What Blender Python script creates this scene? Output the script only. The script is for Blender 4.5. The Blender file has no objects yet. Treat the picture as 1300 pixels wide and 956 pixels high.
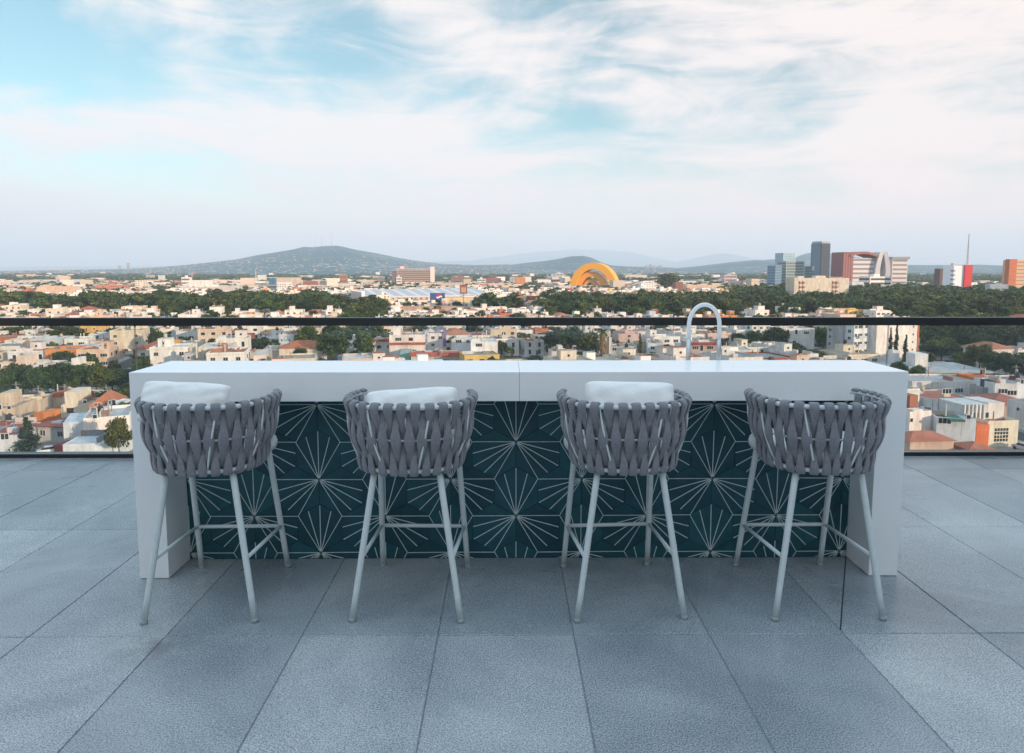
import bpy, math, random
import numpy as np
from mathutils import Vector, Matrix
from mathutils.bvhtree import BVHTree

R = math.radians
random.seed(7)
rng = np.random.default_rng(7)
scene = bpy.context.scene
COL = scene.collection

# ---------------------------------------------------------------- camera geometry
EYE = 1.60                 # eye height above the terrace
GROUND = -34.4             # street level below the terrace
PITCH = R(5.84)
YAW = R(-0.5)
FPX = 900.0                # focal length in photo pixels (1300 wide)
CX, CY = 650.0, 433.0


def ray(px, py):
    x = (px - CX) / FPX
    y = -(py - CY) / FPX
    f = Vector((0, math.cos(PITCH), -math.sin(PITCH)))
    u = Vector((0, math.sin(PITCH), math.cos(PITCH)))
    d = f + u * y + Vector((1, 0, 0)) * x
    return Matrix.Rotation(YAW, 3, 'Z') @ d


def ground_at(px, py):
    d = ray(px, py)
    t = (GROUND - EYE) / d.z
    return Vector((d.x * t, d.y * t, GROUND))


def at_dist(px, dist):
    d = ray(px, 341.0)
    h = Vector((d.x, d.y, 0)).normalized() if False else Vector((d.x / d.y, 1, 0))
    return Vector((h.x * dist, dist, GROUND))


def height_at(px, py, dist):
    """world z seen at pixel row py, at forward distance dist"""
    d = ray(px, py)
    return EYE + d.z / d.y * dist


def px_of(x, y):
    c, s = math.cos(-YAW), math.sin(-YAW)
    X = x * c - y * s
    Y = x * s + y * c
    return CX + FPX * X / (Y * math.cos(PITCH) + 36 * math.sin(PITCH))


# ---------------------------------------------------------------- object helpers
def tag(o, label=None, cat=None, group=None, kind=None):
    if label: o['label'] = label
    if cat: o['category'] = cat
    if group: o['group'] = group
    if kind: o['kind'] = kind
    return o


def empty(name, loc=(0, 0, 0), rz=0.0):
    o = bpy.data.objects.new(name, None)
    COL.objects.link(o)
    o.location = loc
    o.rotation_euler = (0, 0, rz)
    return o


def link(name, me, parent=None, loc=(0, 0, 0), rz=0.0):
    o = bpy.data.objects.new(name, me)
    COL.objects.link(o)
    if parent is not None: o.parent = parent
    o.location = loc
    if rz: o.rotation_euler = (0, 0, rz)
    return o


def copy_tree(o, parent=None):
    c = o.copy()
    COL.objects.link(c)
    c.parent = parent
    for ch in list(o.children):
        copy_tree(ch, c)
    return c


class MB:
    """collects faces (each with a tint and a material slot) into one mesh"""
    def __init__(s):
        s.v = []; s.f = []; s.t = []; s.m = []; s.sm = []

    def add(s, vs, fs, tint=(.8, .8, .8), m=0, smooth=False):
        b = len(s.v)
        s.v.extend(vs)
        for f in fs:
            s.f.append([i + b for i in f]); s.t.append(tint); s.m.append(m); s.sm.append(smooth)
        return s

    def box(s, x0, x1, y0, y1, z0, z1, tint=(.8, .8, .8), m=0, top=None, rz=0, c=(0, 0), bottom=True):
        vs = [(x0, y0, z0), (x1, y0, z0), (x1, y1, z0), (x0, y1, z0), (x0, y0, z1), (x1, y0, z1), (x1, y1, z1), (x0, y1, z1)]
        if rz:
            ca, sa = math.cos(rz), math.sin(rz)
            vs = [(c[0] + (x - c[0]) * ca - (y - c[1]) * sa, c[1] + (x - c[0]) * sa + (y - c[1]) * ca, z) for x, y, z in vs]
        sides = [(0, 1, 5, 4), (1, 2, 6, 5), (2, 3, 7, 6), (3, 0, 4, 7)]
        if bottom: sides.append((3, 2, 1, 0))
        s.add(vs, sides, tint, m)
        b = len(s.v) - 8
        s.f.append([b + 4, b + 5, b + 6, b + 7]); s.t.append(top or tint); s.m.append(m); s.sm.append(False)
        return s

    def bbox(s, x0, x1, y0, y1, z0, z1, r, tint=(.8, .8, .8), m=0):
        """box with chamfered edges"""
        xs, ys, zs = (x0, x1), (y0, y1), (z0, z1)
        vs, idx = [], {}
        for ix in (0, 1):
            for iy in (0, 1):
                for iz in (0, 1):
                    sx, sy, sz = (1 - 2 * ix), (1 - 2 * iy), (1 - 2 * iz)
                    p = (xs[ix], ys[iy], zs[iz])
                    for ax in range(3):   # vertex lying on the face normal to ax
                        q = [p[0] + sx * r, p[1] + sy * r, p[2] + sz * r]
                        q[ax] = p[ax]
                        idx[(ix, iy, iz, ax)] = len(vs); vs.append(tuple(q))
        F = []
        for ax in range(3):
            o = [a for a in range(3) if a != ax]
            for side in (0, 1):
                k = []
                for a, b in ((0, 0), (1, 0), (1, 1), (0, 1)):
                    c = [0, 0, 0]; c[ax] = side; c[o[0]] = a; c[o[1]] = b
                    k.append(idx[(c[0], c[1], c[2], ax)])
                F.append(k)
        for ax in range(3):           # edges parallel to ax
            o = [a for a in range(3) if a != ax]
            for a in (0, 1):
                for b in (0, 1):
                    c0 = [0, 0, 0]; c0[o[0]] = a; c0[o[1]] = b
                    c1 = list(c0); c1[ax] = 1
                    F.append([idx[(*c0, o[0])], idx[(*c0, o[1])], idx[(*c1, o[1])], idx[(*c1, o[0])]])
        for ix in (0, 1):
            for iy in (0, 1):
                for iz in (0, 1):
                    F.append([idx[(ix, iy, iz, a)] for a in range(3)])
        s.add(vs, F, tint, m)
        return s

    def cyl(s, cx, cy, z0, z1, r0, r1=None, n=16, tint=(.8, .8, .8), m=0, smooth=True):
        r1 = r0 if r1 is None else r1
        vs = []
        for z, r in ((z0, r0), (z1, r1)):
            for k in range(n):
                a = 2 * math.pi * k / n
                vs.append((cx + r * math.cos(a), cy + r * math.sin(a), z))
        s.add(vs, [(k, (k + 1) % n, n + (k + 1) % n, n + k) for k in range(n)], tint, m, smooth)
        b = len(s.v) - 2 * n
        s.f.append([b + k for k in range(n)][::-1]); s.f.append([b + n + k for k in range(n)])
        s.t += [tint, tint]; s.m += [m, m]; s.sm += [False, False]
        return s

    def tube(s, pts, r, n=12, tint=(.8, .8, .8), m=0, cap=True, flat=None, up=None):
        """sweep: r a number or list; flat: list of (half width, half thickness) with up vectors as normals"""
        pts = [Vector(p) for p in pts]
        N = len(pts)
        vs = []
        prev = None
        for i, p in enumerate(pts):
            t = (pts[min(i + 1, N - 1)] - pts[max(i - 1, 0)]).normalized()
            if up is not None:
                nn = Vector(up[i]); nn = (nn - t * nn.dot(t)).normalized()
            else:
                if prev is None:
                    a = Vector((0, 0, 1)) if abs(t.z) < .9 else Vector((1, 0, 0))
                    nn = (a - t * a.dot(t)).normalized()
                else:
                    nn = (prev - t * prev.dot(t)).normalized()
                prev = nn
            b = t.cross(nn)
            if flat is not None: hw, ht = flat[i]
            else:
                hw = ht = r[i] if isinstance(r, (list, tuple)) else r
            for k in range(n):
                a = 2 * math.pi * k / n
                ca, sa = math.cos(a), math.sin(a)
                if flat is not None:      # squarer cushion-like section
                    ca = math.copysign(abs(ca) ** .7, ca); sa = math.copysign(abs(sa) ** .9, sa)
                vs.append(tuple(p + b * (hw * ca) + nn * (ht * sa)))
        fs = []
        for i in range(N - 1):
            for k in range(n):
                fs.append((i * n + k, i * n + (k + 1) % n, (i + 1) * n + (k + 1) % n, (i + 1) * n + k))
        s.add(vs, fs, tint, m, True)
        if cap:
            b0 = len(s.v) - N * n
            s.f.append([b0 + k for k in range(n)][::-1]); s.f.append([b0 + (N - 1) * n + k for k in range(n)])
            s.t += [tint, tint]; s.m += [m, m]; s.sm += [False, False]
        return s

    def mesh(s, name, mats):
        me = bpy.data.meshes.new(name)
        me.from_pydata([tuple(v) for v in s.v], [], s.f)
        a = me.attributes.new('tint', 'FLOAT_COLOR', 'FACE')
        a.data.foreach_set('color', np.array([(*t[:3], 1.0) for t in s.t], dtype=np.float32).ravel())
        me.polygons.foreach_set('use_smooth', s.sm)
        if not isinstance(mats, (list, tuple)): mats = [mats]
        for k in mats: me.materials.append(k)
        me.polygons.foreach_set('material_index', s.m)
        me.update()
        import bmesh
        bm = bmesh.new(); bm.from_mesh(me)
        bmesh.ops.recalc_face_normals(bm, faces=bm.faces[:])
        bm.to_mesh(me); bm.free()
        return me

    def build(s, name, mats, parent=None, loc=(0, 0, 0), rz=0.0):
        return link(name, s.mesh(name, mats), parent, loc, rz)


# ---------------------------------------------------------------- materials
def new_mat(name):
    m = bpy.data.materials.new(name)
    m.use_nodes = True
    nt = m.node_tree
    nt.nodes.clear()
    out = nt.nodes.new('ShaderNodeOutputMaterial')
    b = nt.nodes.new('ShaderNodeBsdfPrincipled')
    nt.links.new(b.outputs[0], out.inputs[0])
    return m, nt, b, out


def N(nt, kind, **kw):
    n = nt.nodes.new(kind)
    for k, v in kw.items():
        if k.startswith('i_'): n.inputs[k[2:].replace('_', ' ')].default_value = v
        else: setattr(n, k, v)
    return n


def mixrgb(nt, a, b, fac, mode='MIX'):
    n = nt.nodes.new('ShaderNodeMix'); n.data_type = 'RGBA'; n.blend_type = mode
    for sock, v in ((n.inputs[0], fac), (n.inputs[6], a), (n.inputs[7], b)):
        if hasattr(v, 'links') or hasattr(v, 'is_linked'): nt.links.new(v, sock)
        else: sock.default_value = v if not isinstance(v, tuple) else ((*v, 1) if len(v) == 3 else v)
    return n.outputs[2]


def ramp(nt, fac, stops):
    n = nt.nodes.new('ShaderNodeValToRGB')
    el = n.color_ramp.elements
    while len(el) < len(stops): el.new(.5)
    for e, (p, c) in zip(el, stops):
        e.position = p
        e.color = (c, c, c, 1) if not isinstance(c, tuple) else (*c, 1)
    nt.links.new(fac, n.inputs[0])
    return n.outputs[0]


def noise(nt, scale, detail=4, rough=.55, vec=None, distortion=0):
    n = N(nt, 'ShaderNodeTexNoise')
    n.inputs['Scale'].default_value = scale; n.inputs['Detail'].default_value = detail
    n.inputs['Roughness'].default_value = rough; n.inputs['Distortion'].default_value = distortion
    if vec is not None: nt.links.new(vec, n.inputs['Vector'])
    return n.outputs['Fac']


def coords(nt, scale=None, kind='Object'):
    tc = nt.nodes.new('ShaderNodeTexCoord')
    if scale is None: return tc.outputs[kind]
    mp = nt.nodes.new('ShaderNodeMapping')
    mp.inputs['Scale'].default_value = scale
    nt.links.new(tc.outputs[kind], mp.inputs['Vector'])
    return mp.outputs[0]


def bump(nt, b, h, strength, dist=.01):
    n = N(nt, 'ShaderNodeBump'); n.inputs['Strength'].default_value = strength; n.inputs['Distance'].default_value = dist
    nt.links.new(h, n.inputs['Height']); nt.links.new(n.outputs[0], b.inputs['Normal'])


def simple(name, col, rough=.5, metal=0., nscale=None, nvar=.15, bmp=0, bscale=200, bdist=.002, spec=.5):
    m, nt, b, out = new_mat(name)
    b.inputs['Roughness'].default_value = rough; b.inputs['Metallic'].default_value = metal
    b.inputs['Specular IOR Level'].default_value = spec
    if nscale:
        v = coords(nt)
        f = noise(nt, nscale, 5, .6, v)
        lo = tuple(c * (1 - nvar) for c in col); hi = tuple(min(1, c * (1 + nvar)) for c in col)
        nt.links.new(ramp(nt, f, [(.3, lo), (.7, hi)]), b.inputs['Base Color'])
    else:
        b.inputs['Base Color'].default_value = (*col, 1)
    if bmp: bump(nt, b, noise(nt, bscale, 3, .6, coords(nt)), bmp, bdist)
    return m


M = {}
# painted masonry: colour comes from the face tint, with grime and streaks of its own
m, nt, b, out = new_mat('painted_masonry')
at = N(nt, 'ShaderNodeAttribute', attribute_name='tint')
geo = nt.nodes.new('ShaderNodeNewGeometry')
mp = nt.nodes.new('ShaderNodeMapping'); mp.inputs['Scale'].default_value = (.35, .35, .12)
nt.links.new(geo.outputs['Position'], mp.inputs['Vector'])
g = ramp(nt, noise(nt, 1.0, 6, .65, mp.outputs[0]), [(.32, (.66, .62, .58)), (.62, (1, 1, 1))])
c = mixrgb(nt, at.outputs['Color'], g, .8, 'MULTIPLY')
mp9 = nt.nodes.new('ShaderNodeMapping'); mp9.inputs['Scale'].default_value = (1.6, 1.6, .35); nt.links.new(geo.outputs['Position'], mp9.inputs['Vector'])
c = mixrgb(nt, c, ramp(nt, noise(nt, 1.0, 5, .7, mp9.outputs[0]), [(.36, (.70, .67, .64)), (.52, (1, 1, 1))]), .6, 'MULTIPLY')
nt.links.new(c, b.inputs['Base Color']); b.inputs['Roughness'].default_value = .85
M['masonry'] = m

m, nt, b, out = new_mat('far_building_paint')
at = N(nt, 'ShaderNodeAttribute', attribute_name='tint')
nt.links.new(at.outputs['Color'], b.inputs['Base Color']); b.inputs['Roughness'].default_value = .8
M['far'] = m

m, nt, b, out = new_mat('window_glass')
b.inputs['Base Color'].default_value = (.02, .03, .035, 1); b.inputs['Roughness'].default_value = .08
M['wglass'] = m
m, nt, b, out = new_mat('curtain_wall_glass')
at = N(nt, 'ShaderNodeAttribute', attribute_name='tint')
nt.links.new(at.outputs['Color'], b.inputs['Base Color']); b.inputs['Roughness'].default_value = .12
b.inputs['Metallic'].default_value = .35
M['cglass'] = m

# foliage
def leaf_mat(name, dark, light, yellow):
    m, nt, b, out = new_mat(name)
    geo = nt.nodes.new('ShaderNodeNewGeometry')
    oi = nt.nodes.new('ShaderNodeObjectInfo')
    c1 = ramp(nt, geo.outputs['Random Per Island'], [(0, dark), (.7, light), (1, tuple(l * .55 + y * .45 for l, y in zip(light, yellow)))])
    big = ramp(nt, noise(nt, .22, 3, .5, geo.outputs['Position']), [(.35, (.60, .66, .62)), (.65, (1.2, 1.12, .95))])
    c2 = mixrgb(nt, c1, big, 1.0, 'MULTIPLY')
    patch = ramp(nt, noise(nt, .075, 1.5, .5, geo.outputs['Position']), [(.34, (.60, .85, .75)), (.5, (1.05, 1.05, .9)), (.64, (2.0, 1.5, .9))])
    c2 = mixrgb(nt, c2, patch, 1.0, 'MULTIPLY')
    hs = nt.nodes.new('ShaderNodeHueSaturation')
    mr = N(nt, 'ShaderNodeMapRange'); mr.inputs[3].default_value = .7; mr.inputs[4].default_value = 1.3
    nt.links.new(oi.outputs['Random'], mr.inputs[0]); nt.links.new(mr.outputs[0], hs.inputs['Value'])
    mr2 = N(nt, 'ShaderNodeMapRange'); mr2.inputs[3].default_value = .475; mr2.inputs[4].default_value = .515
    nt.links.new(oi.outputs['Random'], mr2.inputs[0]); nt.links.new(mr2.outputs[0], hs.inputs['Hue'])
    nt.links.new(c2, hs.inputs['Color'])
    nt.links.new(hs.outputs[0], b.inputs['Base Color'])
    b.inputs['Roughness'].default_value = .6
    tr = nt.nodes.new('ShaderNodeBsdfTranslucent'); nt.links.new(hs.outputs[0], tr.inputs[0])
    mx = nt.nodes.new('ShaderNodeMixShader'); mx.inputs[0].default_value = .25
    nt.links.new(b.outputs[0], mx.inputs[1]); nt.links.new(tr.outputs[0], mx.inputs[2]); nt.links.new(mx.outputs[0], out.inputs[0])
    return m
M['leaf'] = leaf_mat('tree_foliage', (.014, .033, .008), (.048, .092, .014), (.17, .175, .025))
M['conifer'] = leaf_mat('conifer_foliage', (.016, .034, .018), (.035, .06, .026), (.06, .08, .03))
M['dryleaf'] = simple('dry_fronds', (.28, .17, .08), .8, nscale=3, nvar=.4)
M['bark'] = simple('tree_bark', (.09, .065, .045), .9, nscale=4, nvar=.4)
SUN_ELEV = 10.5
SUN_STRENGTH = 5.0
SUN_COLOR = (1.0, .74, .52)
SKY_STRENGTH = .15
SKY_TINT = (1.10, 1.12, .78)
CLOUD_L = (4.25, 4.1, 4.1)
CLOUD_R = (4.6, 4.0, 3.8)
VEIL_L = (4.0, 3.5, 3.6)
VEIL_R = (5.7, 4.0, 3.5)
HIGH_SKY_FILL = (4.15, 5.7, 7.1)
EXPOSURE = 0.68
HAZE_COLOR = (.70, .845, 1.0, 1)
HAZE_DENSITY = 1.05e-4
# ---------------------------------------------------------------- foreground materials
m, nt, b, out = new_mat('terrace_paver')
gp = nt.nodes.new('ShaderNodeNewGeometry')
pos = gp.outputs['Position']
grain = noise(nt, 165, 4, .85, pos)
blot = noise(nt, 1.1, 5, .6, pos, .6)
damp = noise(nt, .55, 4, .6, pos, 1.2)
base = ramp(nt, grain, [(.39, (.12, .138, .152)), (.5, (.32, .345, .36)), (.61, (.57, .595, .61))])
base = mixrgb(nt, base, ramp(nt, blot, [(.32, (.72, .75, .78)), (.68, (1.22, 1.2, 1.18))]), 1.0, 'MULTIPLY')
base = mixrgb(nt, base, ramp(nt, damp, [(.30, (.74, .77, .80)), (.60, (1.03, 1.03, 1.03))]), .9, 'MULTIPLY')
# each paver a slightly different cement colour
rpi = ramp(nt, gp.outputs['Random Per Island'], [(0, (.84, .86, .88)), (1, (1.14, 1.12, 1.10))])
base = mixrgb(nt, base, rpi, 1.0, 'MULTIPLY')
# one brown spill
sp = N(nt, 'ShaderNodeMapping'); sp.inputs['Location'].default_value = (1.50, -2.88, 0)
sp.vector_type = 'POINT'
nt.links.new(pos, sp.inputs['Vector'])
sp2 = N(nt, 'ShaderNodeMapping'); sp2.inputs['Scale'].default_value = (3.6, 4.4, 1); nt.links.new(sp.outputs[0], sp2.inputs['Vector'])
gr = N(nt, 'ShaderNodeTexGradient', gradient_type='SPHERICAL'); nt.links.new(sp2.outputs[0], gr.inputs['Vector'])
mul = N(nt, 'ShaderNodeMath', operation='MULTIPLY'); nt.links.new(gr.outputs['Fac'], mul.inputs[0]); nt.links.new(ramp(nt, noise(nt, 14, 4, .6, pos, .5), [(.3, 0), (.6, 1)]), mul.inputs[1])
mulb = N(nt, 'ShaderNodeMath', operation='MULTIPLY'); nt.links.new(mul.outputs[0], mulb.inputs[0]); mulb.inputs[1].default_value = .6
base = mixrgb(nt, base, (.12, .105, .105), mulb.outputs[0])
nt.links.new(base, b.inputs['Base Color'])
nt.links.new(ramp(nt, damp, [(.34, .20), (.6, .33)]), b.inputs['Roughness'])
bump(nt, b, grain, .2, .0015)
M['paver'] = m
M['joint'] = simple('joint_sand', (.20, .215, .23), .95, nscale=60, nvar=.3)
M['joint_drain'] = simple('drain_slot', (.025, .028, .03), .8)

m, nt, b, out = new_mat('white_stone')
o = coords(nt)
nt.links.new(ramp(nt, noise(nt, 2.2, 5, .6, o), [(.35, (.84, .85, .86)), (.65, (.88, .88, .88))]), b.inputs['Base Color'])
b.inputs['Roughness'].default_value = .24
M['stone'] = m

m, nt, b, out = new_mat('teal_cement_tile')
gp = nt.nodes.new('ShaderNodeNewGeometry')
c1 = ramp(nt, gp.outputs['Random Per Island'], [(0, (.006, .054, .078)), (.5, (.009, .075, .100)), (1, (.015, .098, .120))])
c1 = mixrgb(nt, c1, ramp(nt, noise(nt, 9, 5, .65, gp.outputs['Position'], .5), [(.3, (.72, .74, .74)), (.7, (1.25, 1.2, 1.2))]), 1, 'MULTIPLY')
nt.links.new(c1, b.inputs['Base Color']); b.inputs['Roughness'].default_value = .5
M['tile'] = m
M['grout'] = simple('tile_grout', (.004, .022, .032), .9)
M['inlay'] = simple('pale_tile_inlay', (.58, .66, .65), .6, nscale=40, nvar=.14)
M['frame'] = simple('sage_grey_powder_coat', (.61, .665, .67), .42, nscale=30, nvar=.05, bmp=.08, bscale=900, bdist=.0004)
m, nt, b, out = new_mat('grey_rope_fabric')
o = coords(nt)
nt.links.new(ramp(nt, noise(nt, 60, 4, .7, o), [(.3, (.165, .168, .192)), (.7, (.238, .240, .266))]), b.inputs['Base Color'])
b.inputs['Roughness'].default_value = .9
b.inputs['Sheen Weight'].default_value = .25
bump(nt, b, noise(nt, 420, 2, .6, o), .5, .0012)
M['rope'] = m
m, nt, b, out = new_mat('white_cushion_fabric')
o = coords(nt)
b.inputs['Base Color'].default_value = (.80, .79, .775, 1); b.inputs['Roughness'].default_value = .95
b.inputs['Sheen Weight'].default_value = .2
h1 = noise(nt, 9, 4, .6, o, 1.2)
n1 = N(nt, 'ShaderNodeBump'); n1.inputs['Strength'].default_value = .5; n1.inputs['Distance'].default_value = .012; nt.links.new(h1, n1.inputs['Height'])
n2 = N(nt, 'ShaderNodeBump'); n2.inputs['Strength'].default_value = .4; n2.inputs['Distance'].default_value = .0008
nt.links.new(noise(nt, 500, 2, .5, o), n2.inputs['Height']); nt.links.new(n1.outputs[0], n2.inputs['Normal']); nt.links.new(n2.outputs[0], b.inputs['Normal'])
M['pillow'] = m
M['seatpad'] = simple('pale_grey_seat_fabric', (.68, .70, .70), .9, nscale=40, nvar=.06)
M['railmetal'] = simple('black_rail_metal', (.012, .014, .016), .32, nscale=5, nvar=.2)
M['whitepipe'] = simple('white_tap_enamel', (.80, .82, .83), .25)
M['steel'] = simple('brushed_steel', (.50, .52, .53), .3, 1.0)
M['rubber'] = simple('foot_cap_plastic', (.36, .40, .41), .6)
M['render'] = simple('pale_rendered_wall', (.62, .62, .60), .9, nscale=1.5, nvar=.06)

m, nt, b, out = new_mat('clear_glass')
nt.nodes.remove(b)
tr = nt.nodes.new('ShaderNodeBsdfTransparent'); tr.inputs[0].default_value = (.90, .93, .935, 1)
gl = nt.nodes.new('ShaderNodeBsdfGlossy'); gl.inputs['Roughness'].default_value = .01
fr = nt.nodes.new('ShaderNodeFresnel'); fr.inputs[0].default_value = 1.45
mx = nt.nodes.new('ShaderNodeMixShader')
nt.links.new(fr.outputs[0], mx.inputs[0]); nt.links.new(tr.outputs[0], mx.inputs[1]); nt.links.new(gl.outputs[0], mx.inputs[2])
nt.links.new(mx.outputs[0], out.inputs[0])
M['glass'] = m
M['glassedge'] = simple('glass_edge', (.30, .42, .40), .2)

# ---------------------------------------------------------------- terrace
D0 = 3.548      # front face of the bar
TX0, TX1, TY0, TY1 = -9.5, 9.0, -7.0, 6.02
f = MB(); f.box(TX0, TX1 + .3, TY0 - .3, TY1 + .08, -.30, -.0038, (.3, .3, .3))
o = f.build('terrace_slab', M['joint']); tag(o, kind='structure')
pv = MB()
PX, PY = .5955, 1.285
def floor_pt(px, py):
    d = ray(px, py); t_ = -EYE / d.z; return d.x * t_, d.y * t_
jx0 = floor_pt(739.5, 866)[0] - .307
k0 = -17
GAP = .0026
xs = [jx0 + .307 + PX * k for k in range(-17, 16)]
ys = [2.965 + PY * j for j in range(-8, 3)] + [TY1]
for i in range(len(xs) - 1):
    for j in range(len(ys) - 1):
        x0, x1, y0, y1 = max(xs[i], TX0) + GAP, min(xs[i + 1], TX1) - GAP, ys[j] + GAP, ys[j + 1] - GAP
        if x1 - x0 < .02 or y1 - y0 < .02 or y1 < TY0: continue
        z = random.uniform(-.0009, .0009)
        # chamfered paver top
        pv.bbox(x0, x1, y0, y1, -.030, z, .0022)
o = pv.build('terrace_floor', M['paver']); tag(o, kind='structure')
# building body below the terrace and unseen walls added to keep the sun off it
w = MB(); w.box(TX0 + .1, TX1 + .2, TY0 - 8, TY1 - .05, GROUND, -.31)
o = w.build('tower_wall', M['render']); tag(o, 'pale rendered storeys of the tower below the terrace', 'building')
w = MB(); w.box(TX0 - 4, TX1 + .3, TY0 - .3, TY0, 0.0, 4.3)
w.box(TX1, TX1 + .3, TY0, TY1 + 3.2, -.3, 4.3)
o = w.build('sun_block_wall', M['render']); tag(o, 'pale rendered unseen wall added to shade the terrace', 'wall')

# ---------------------------------------------------------------- bar counter
def at_front(px, py): d = ray(px, py); return d.x * D0 / d.y
BX0, BX1, BY0, BY1, BH, BT = at_front(163.3, 472), at_front(1153.7, 472), D0, D0 + .455, 1.08, .15
XC = .032
bar = empty('bar_counter', (XC, D0, 0))
tag(bar, 'long white stone bar faced with dark teal starburst tiles', 'bar counter')
L = lambda x: x - XC
seam = at_front(659.5, 490) - XC
def bevelled(o, w_):
    import bmesh
    bm = bmesh.new(); bm.from_mesh(o.data)
    ed = [e for e in bm.edges if len(e.link_faces) == 2 and e.calc_face_angle() > .5]
    bmesh.ops.bevel(bm, geom=ed, offset=w_, segments=2, affect='EDGES', profile=.5)
    bm.to_mesh(o.data); bm.free()
for pol in ([(L(BX0), .002), (L(BX0) + BT, .002), (L(BX0) + BT, BH - BT), (seam - .0006, BH - BT), (seam - .0006, BH), (L(BX0), BH)],
            [(L(BX1) - BT, .002), (L(BX1), .002), (L(BX1), BH), (seam + .0006, BH), (seam + .0006, BH - BT), (L(BX1) - BT, BH - BT)]):
    n_ = len(pol); t = MB()
    t.add([(p[0], 0, p[1]) for p in pol] + [(p[0], .455, p[1]) for p in pol], [tuple(range(n_)), tuple(range(n_, 2 * n_))] + [(k, (k + 1) % n_, n_ + (k + 1) % n_, n_ + k) for k in range(n_)])
    bevelled(t.build('waterfall_top', M['stone'], bar), .0022)
PY0 = .243     # recess of the tiled face
t = MB(); t.box(L(BX0) + BT, L(BX1) - BT, PY0 + .012, .44, .0, BH - BT - .002)
t.build('core_wall', M['render'], bar)
t = MB(); t.box(L(BX0) + BT + .001, L(BX1) - BT - .001, PY0 + .0055, PY0 + .012, .0, BH - BT - .002)
t.build('tile_backing', M['grout'], bar)
t = MB(); t.box(L(BX0) + BT + .002, L(BX1) - BT - .002, PY0 - .02, PY0 + .004, BH - BT - .014, BH - BT - .001)  # black strip put in as the shadow line under the top
t.build('painted_shadow_line', M['railmetal'], bar)
t = MB(); t.box(L(BX0) + .01, L(BX1) - .01, .4555, 1.15, .88, .92); t.box(L(BX0) + .01, L(BX1) - .01, .4555, 1.10, .0, .88)
t.build('back_worktop', M['stone'], bar)

def clip_poly(poly, x0, x1, z0, z1):
    for ax, lim, sgn in ((0, x0, 1), (0, x1, -1), (1, z0, 1), (1, z1, -1)):
        o = []
        for i in range(len(poly)):
            p, q = poly[i - 1], poly[i]
            a, b_ = (p[ax] - lim) * sgn, (q[ax] - lim) * sgn
            if (a >= 0) != (b_ >= 0):
                s_ = a / (a - b_); o.append((p[0] + (q[0] - p[0]) * s_, p[1] + (q[1] - p[1]) * s_))
            if b_ >= 0: o.append(q)
        poly = o
        if len(poly) < 3: return []
    return poly

hexR = .1385
# one star centre, measured on the tiled face
def on_panel(px, py):
    d = ray(px, py); tt = (D0 + PY0) / d.y
    return d.x * tt - XC, EYE + d.z * tt
s0x, s0z = on_panel(404.7, 608.7)
X0, X1, Z0, Z1 = L(BX0) + BT + .002, L(BX1) - BT - .002, .004, BH - BT - .016
tl = MB(); il = MB()
stars = []
for i in range(-12, 22):
    for j in range(-6, 7):
        stars.append((s0x + i * 1.5 * math.sqrt(3) * hexR, s0z + (j + (.5 if i % 2 else 0)) * 3 * hexR))
yt, yl = PY0 + .0022, PY0 + .0006
def extrude(mb, poly, y, depth):
    n = len(poly)
    vs = [(p[0], y, p[1]) for p in poly] + [(p[0], y + depth, p[1]) for p in poly]
    mb.add(vs, [tuple(range(n))] + [(k, (k + 1) % n, n + (k + 1) % n, n + k) for k in range(n)])
for sx, sz in stars:
    for base_deg in (90, 210, 330):
        cx, cz = sx + hexR * math.cos(R(base_deg)), sz + hexR * math.sin(R(base_deg))
        rr = hexR - .0013
        poly = [(cx + rr * math.cos(R(a)), cz + rr * math.sin(R(a))) for a in (30, 90, 150, 210, 270, 330)]
        poly = clip_poly(poly, X0, X1, Z0, Z1)
        if poly: extrude(tl, poly, yt, .003)
        for k, da in enumerate((-30, -15, 0, 15, 30)):
            a = R(base_deg + da + random.uniform(-.5, .5))
            ln = hexR * {30: math.sqrt(3), 15: 1.765, 0: 1.93}[abs(da)]
            wd = .0017 if abs(da) == 30 else .0021
            st = .004
            dx, dz = math.cos(a), math.sin(a)
            poly = [(sx + dx * st - dz * wd, sz + dz * st + dx * wd), (sx + dx * st + dz * wd, sz + dz * st - dx * wd),
                    (sx + dx * ln + dz * wd, sz + dz * ln - dx * wd), (sx + dx * ln - dz * wd, sz + dz * ln + dx * wd)]
            poly = clip_poly(poly, X0, X1, Z0, Z1)
            if poly: extrude(il, poly, yl, .0015)
tl.build('tile_face', M['tile'], bar)
il.build('starburst_inlay', M['inlay'], bar)

# tap on the lower worktop behind the bar top
tp = empty('bar_tap', (0, 0, .92)); TY = 4.17
tag(tp, 'tall white gooseneck tap arching above the back of the bar', 'tap')
tx0 = at_dist(876.5, TY).x; tx1 = at_dist(915.5, TY).x
tp.location = (tx0, TY, .92)
wd = tx1 - tx0; r_ = wd / 2
ztop = height_at(896, 384, TY) - .92 - .013
zj = height_at(896, 430, TY) - .92
pts = [(0, 0, zj), (0, 0, ztop - r_ * 1.35)]
for k in range(1, 24):
    a = math.pi * k / 24
    pts.append((r_ - r_ * math.cos(a), 0, ztop - r_ * 1.35 + r_ * 1.35 * math.sin(a)))
pts += [(wd, 0, ztop - r_ * 1.35), (wd, 0, zj)]
mb = MB(); mb.tube(pts, .0125, 16); mb.build('spout', M['whitepipe'], tp)
mb = MB(); mb.tube([(0, 0, .01), (0, 0, zj)], .0135, 16); mb.cyl(0, 0, 0, .012, .03); mb.build('riser', M['steel'], tp)
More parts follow.
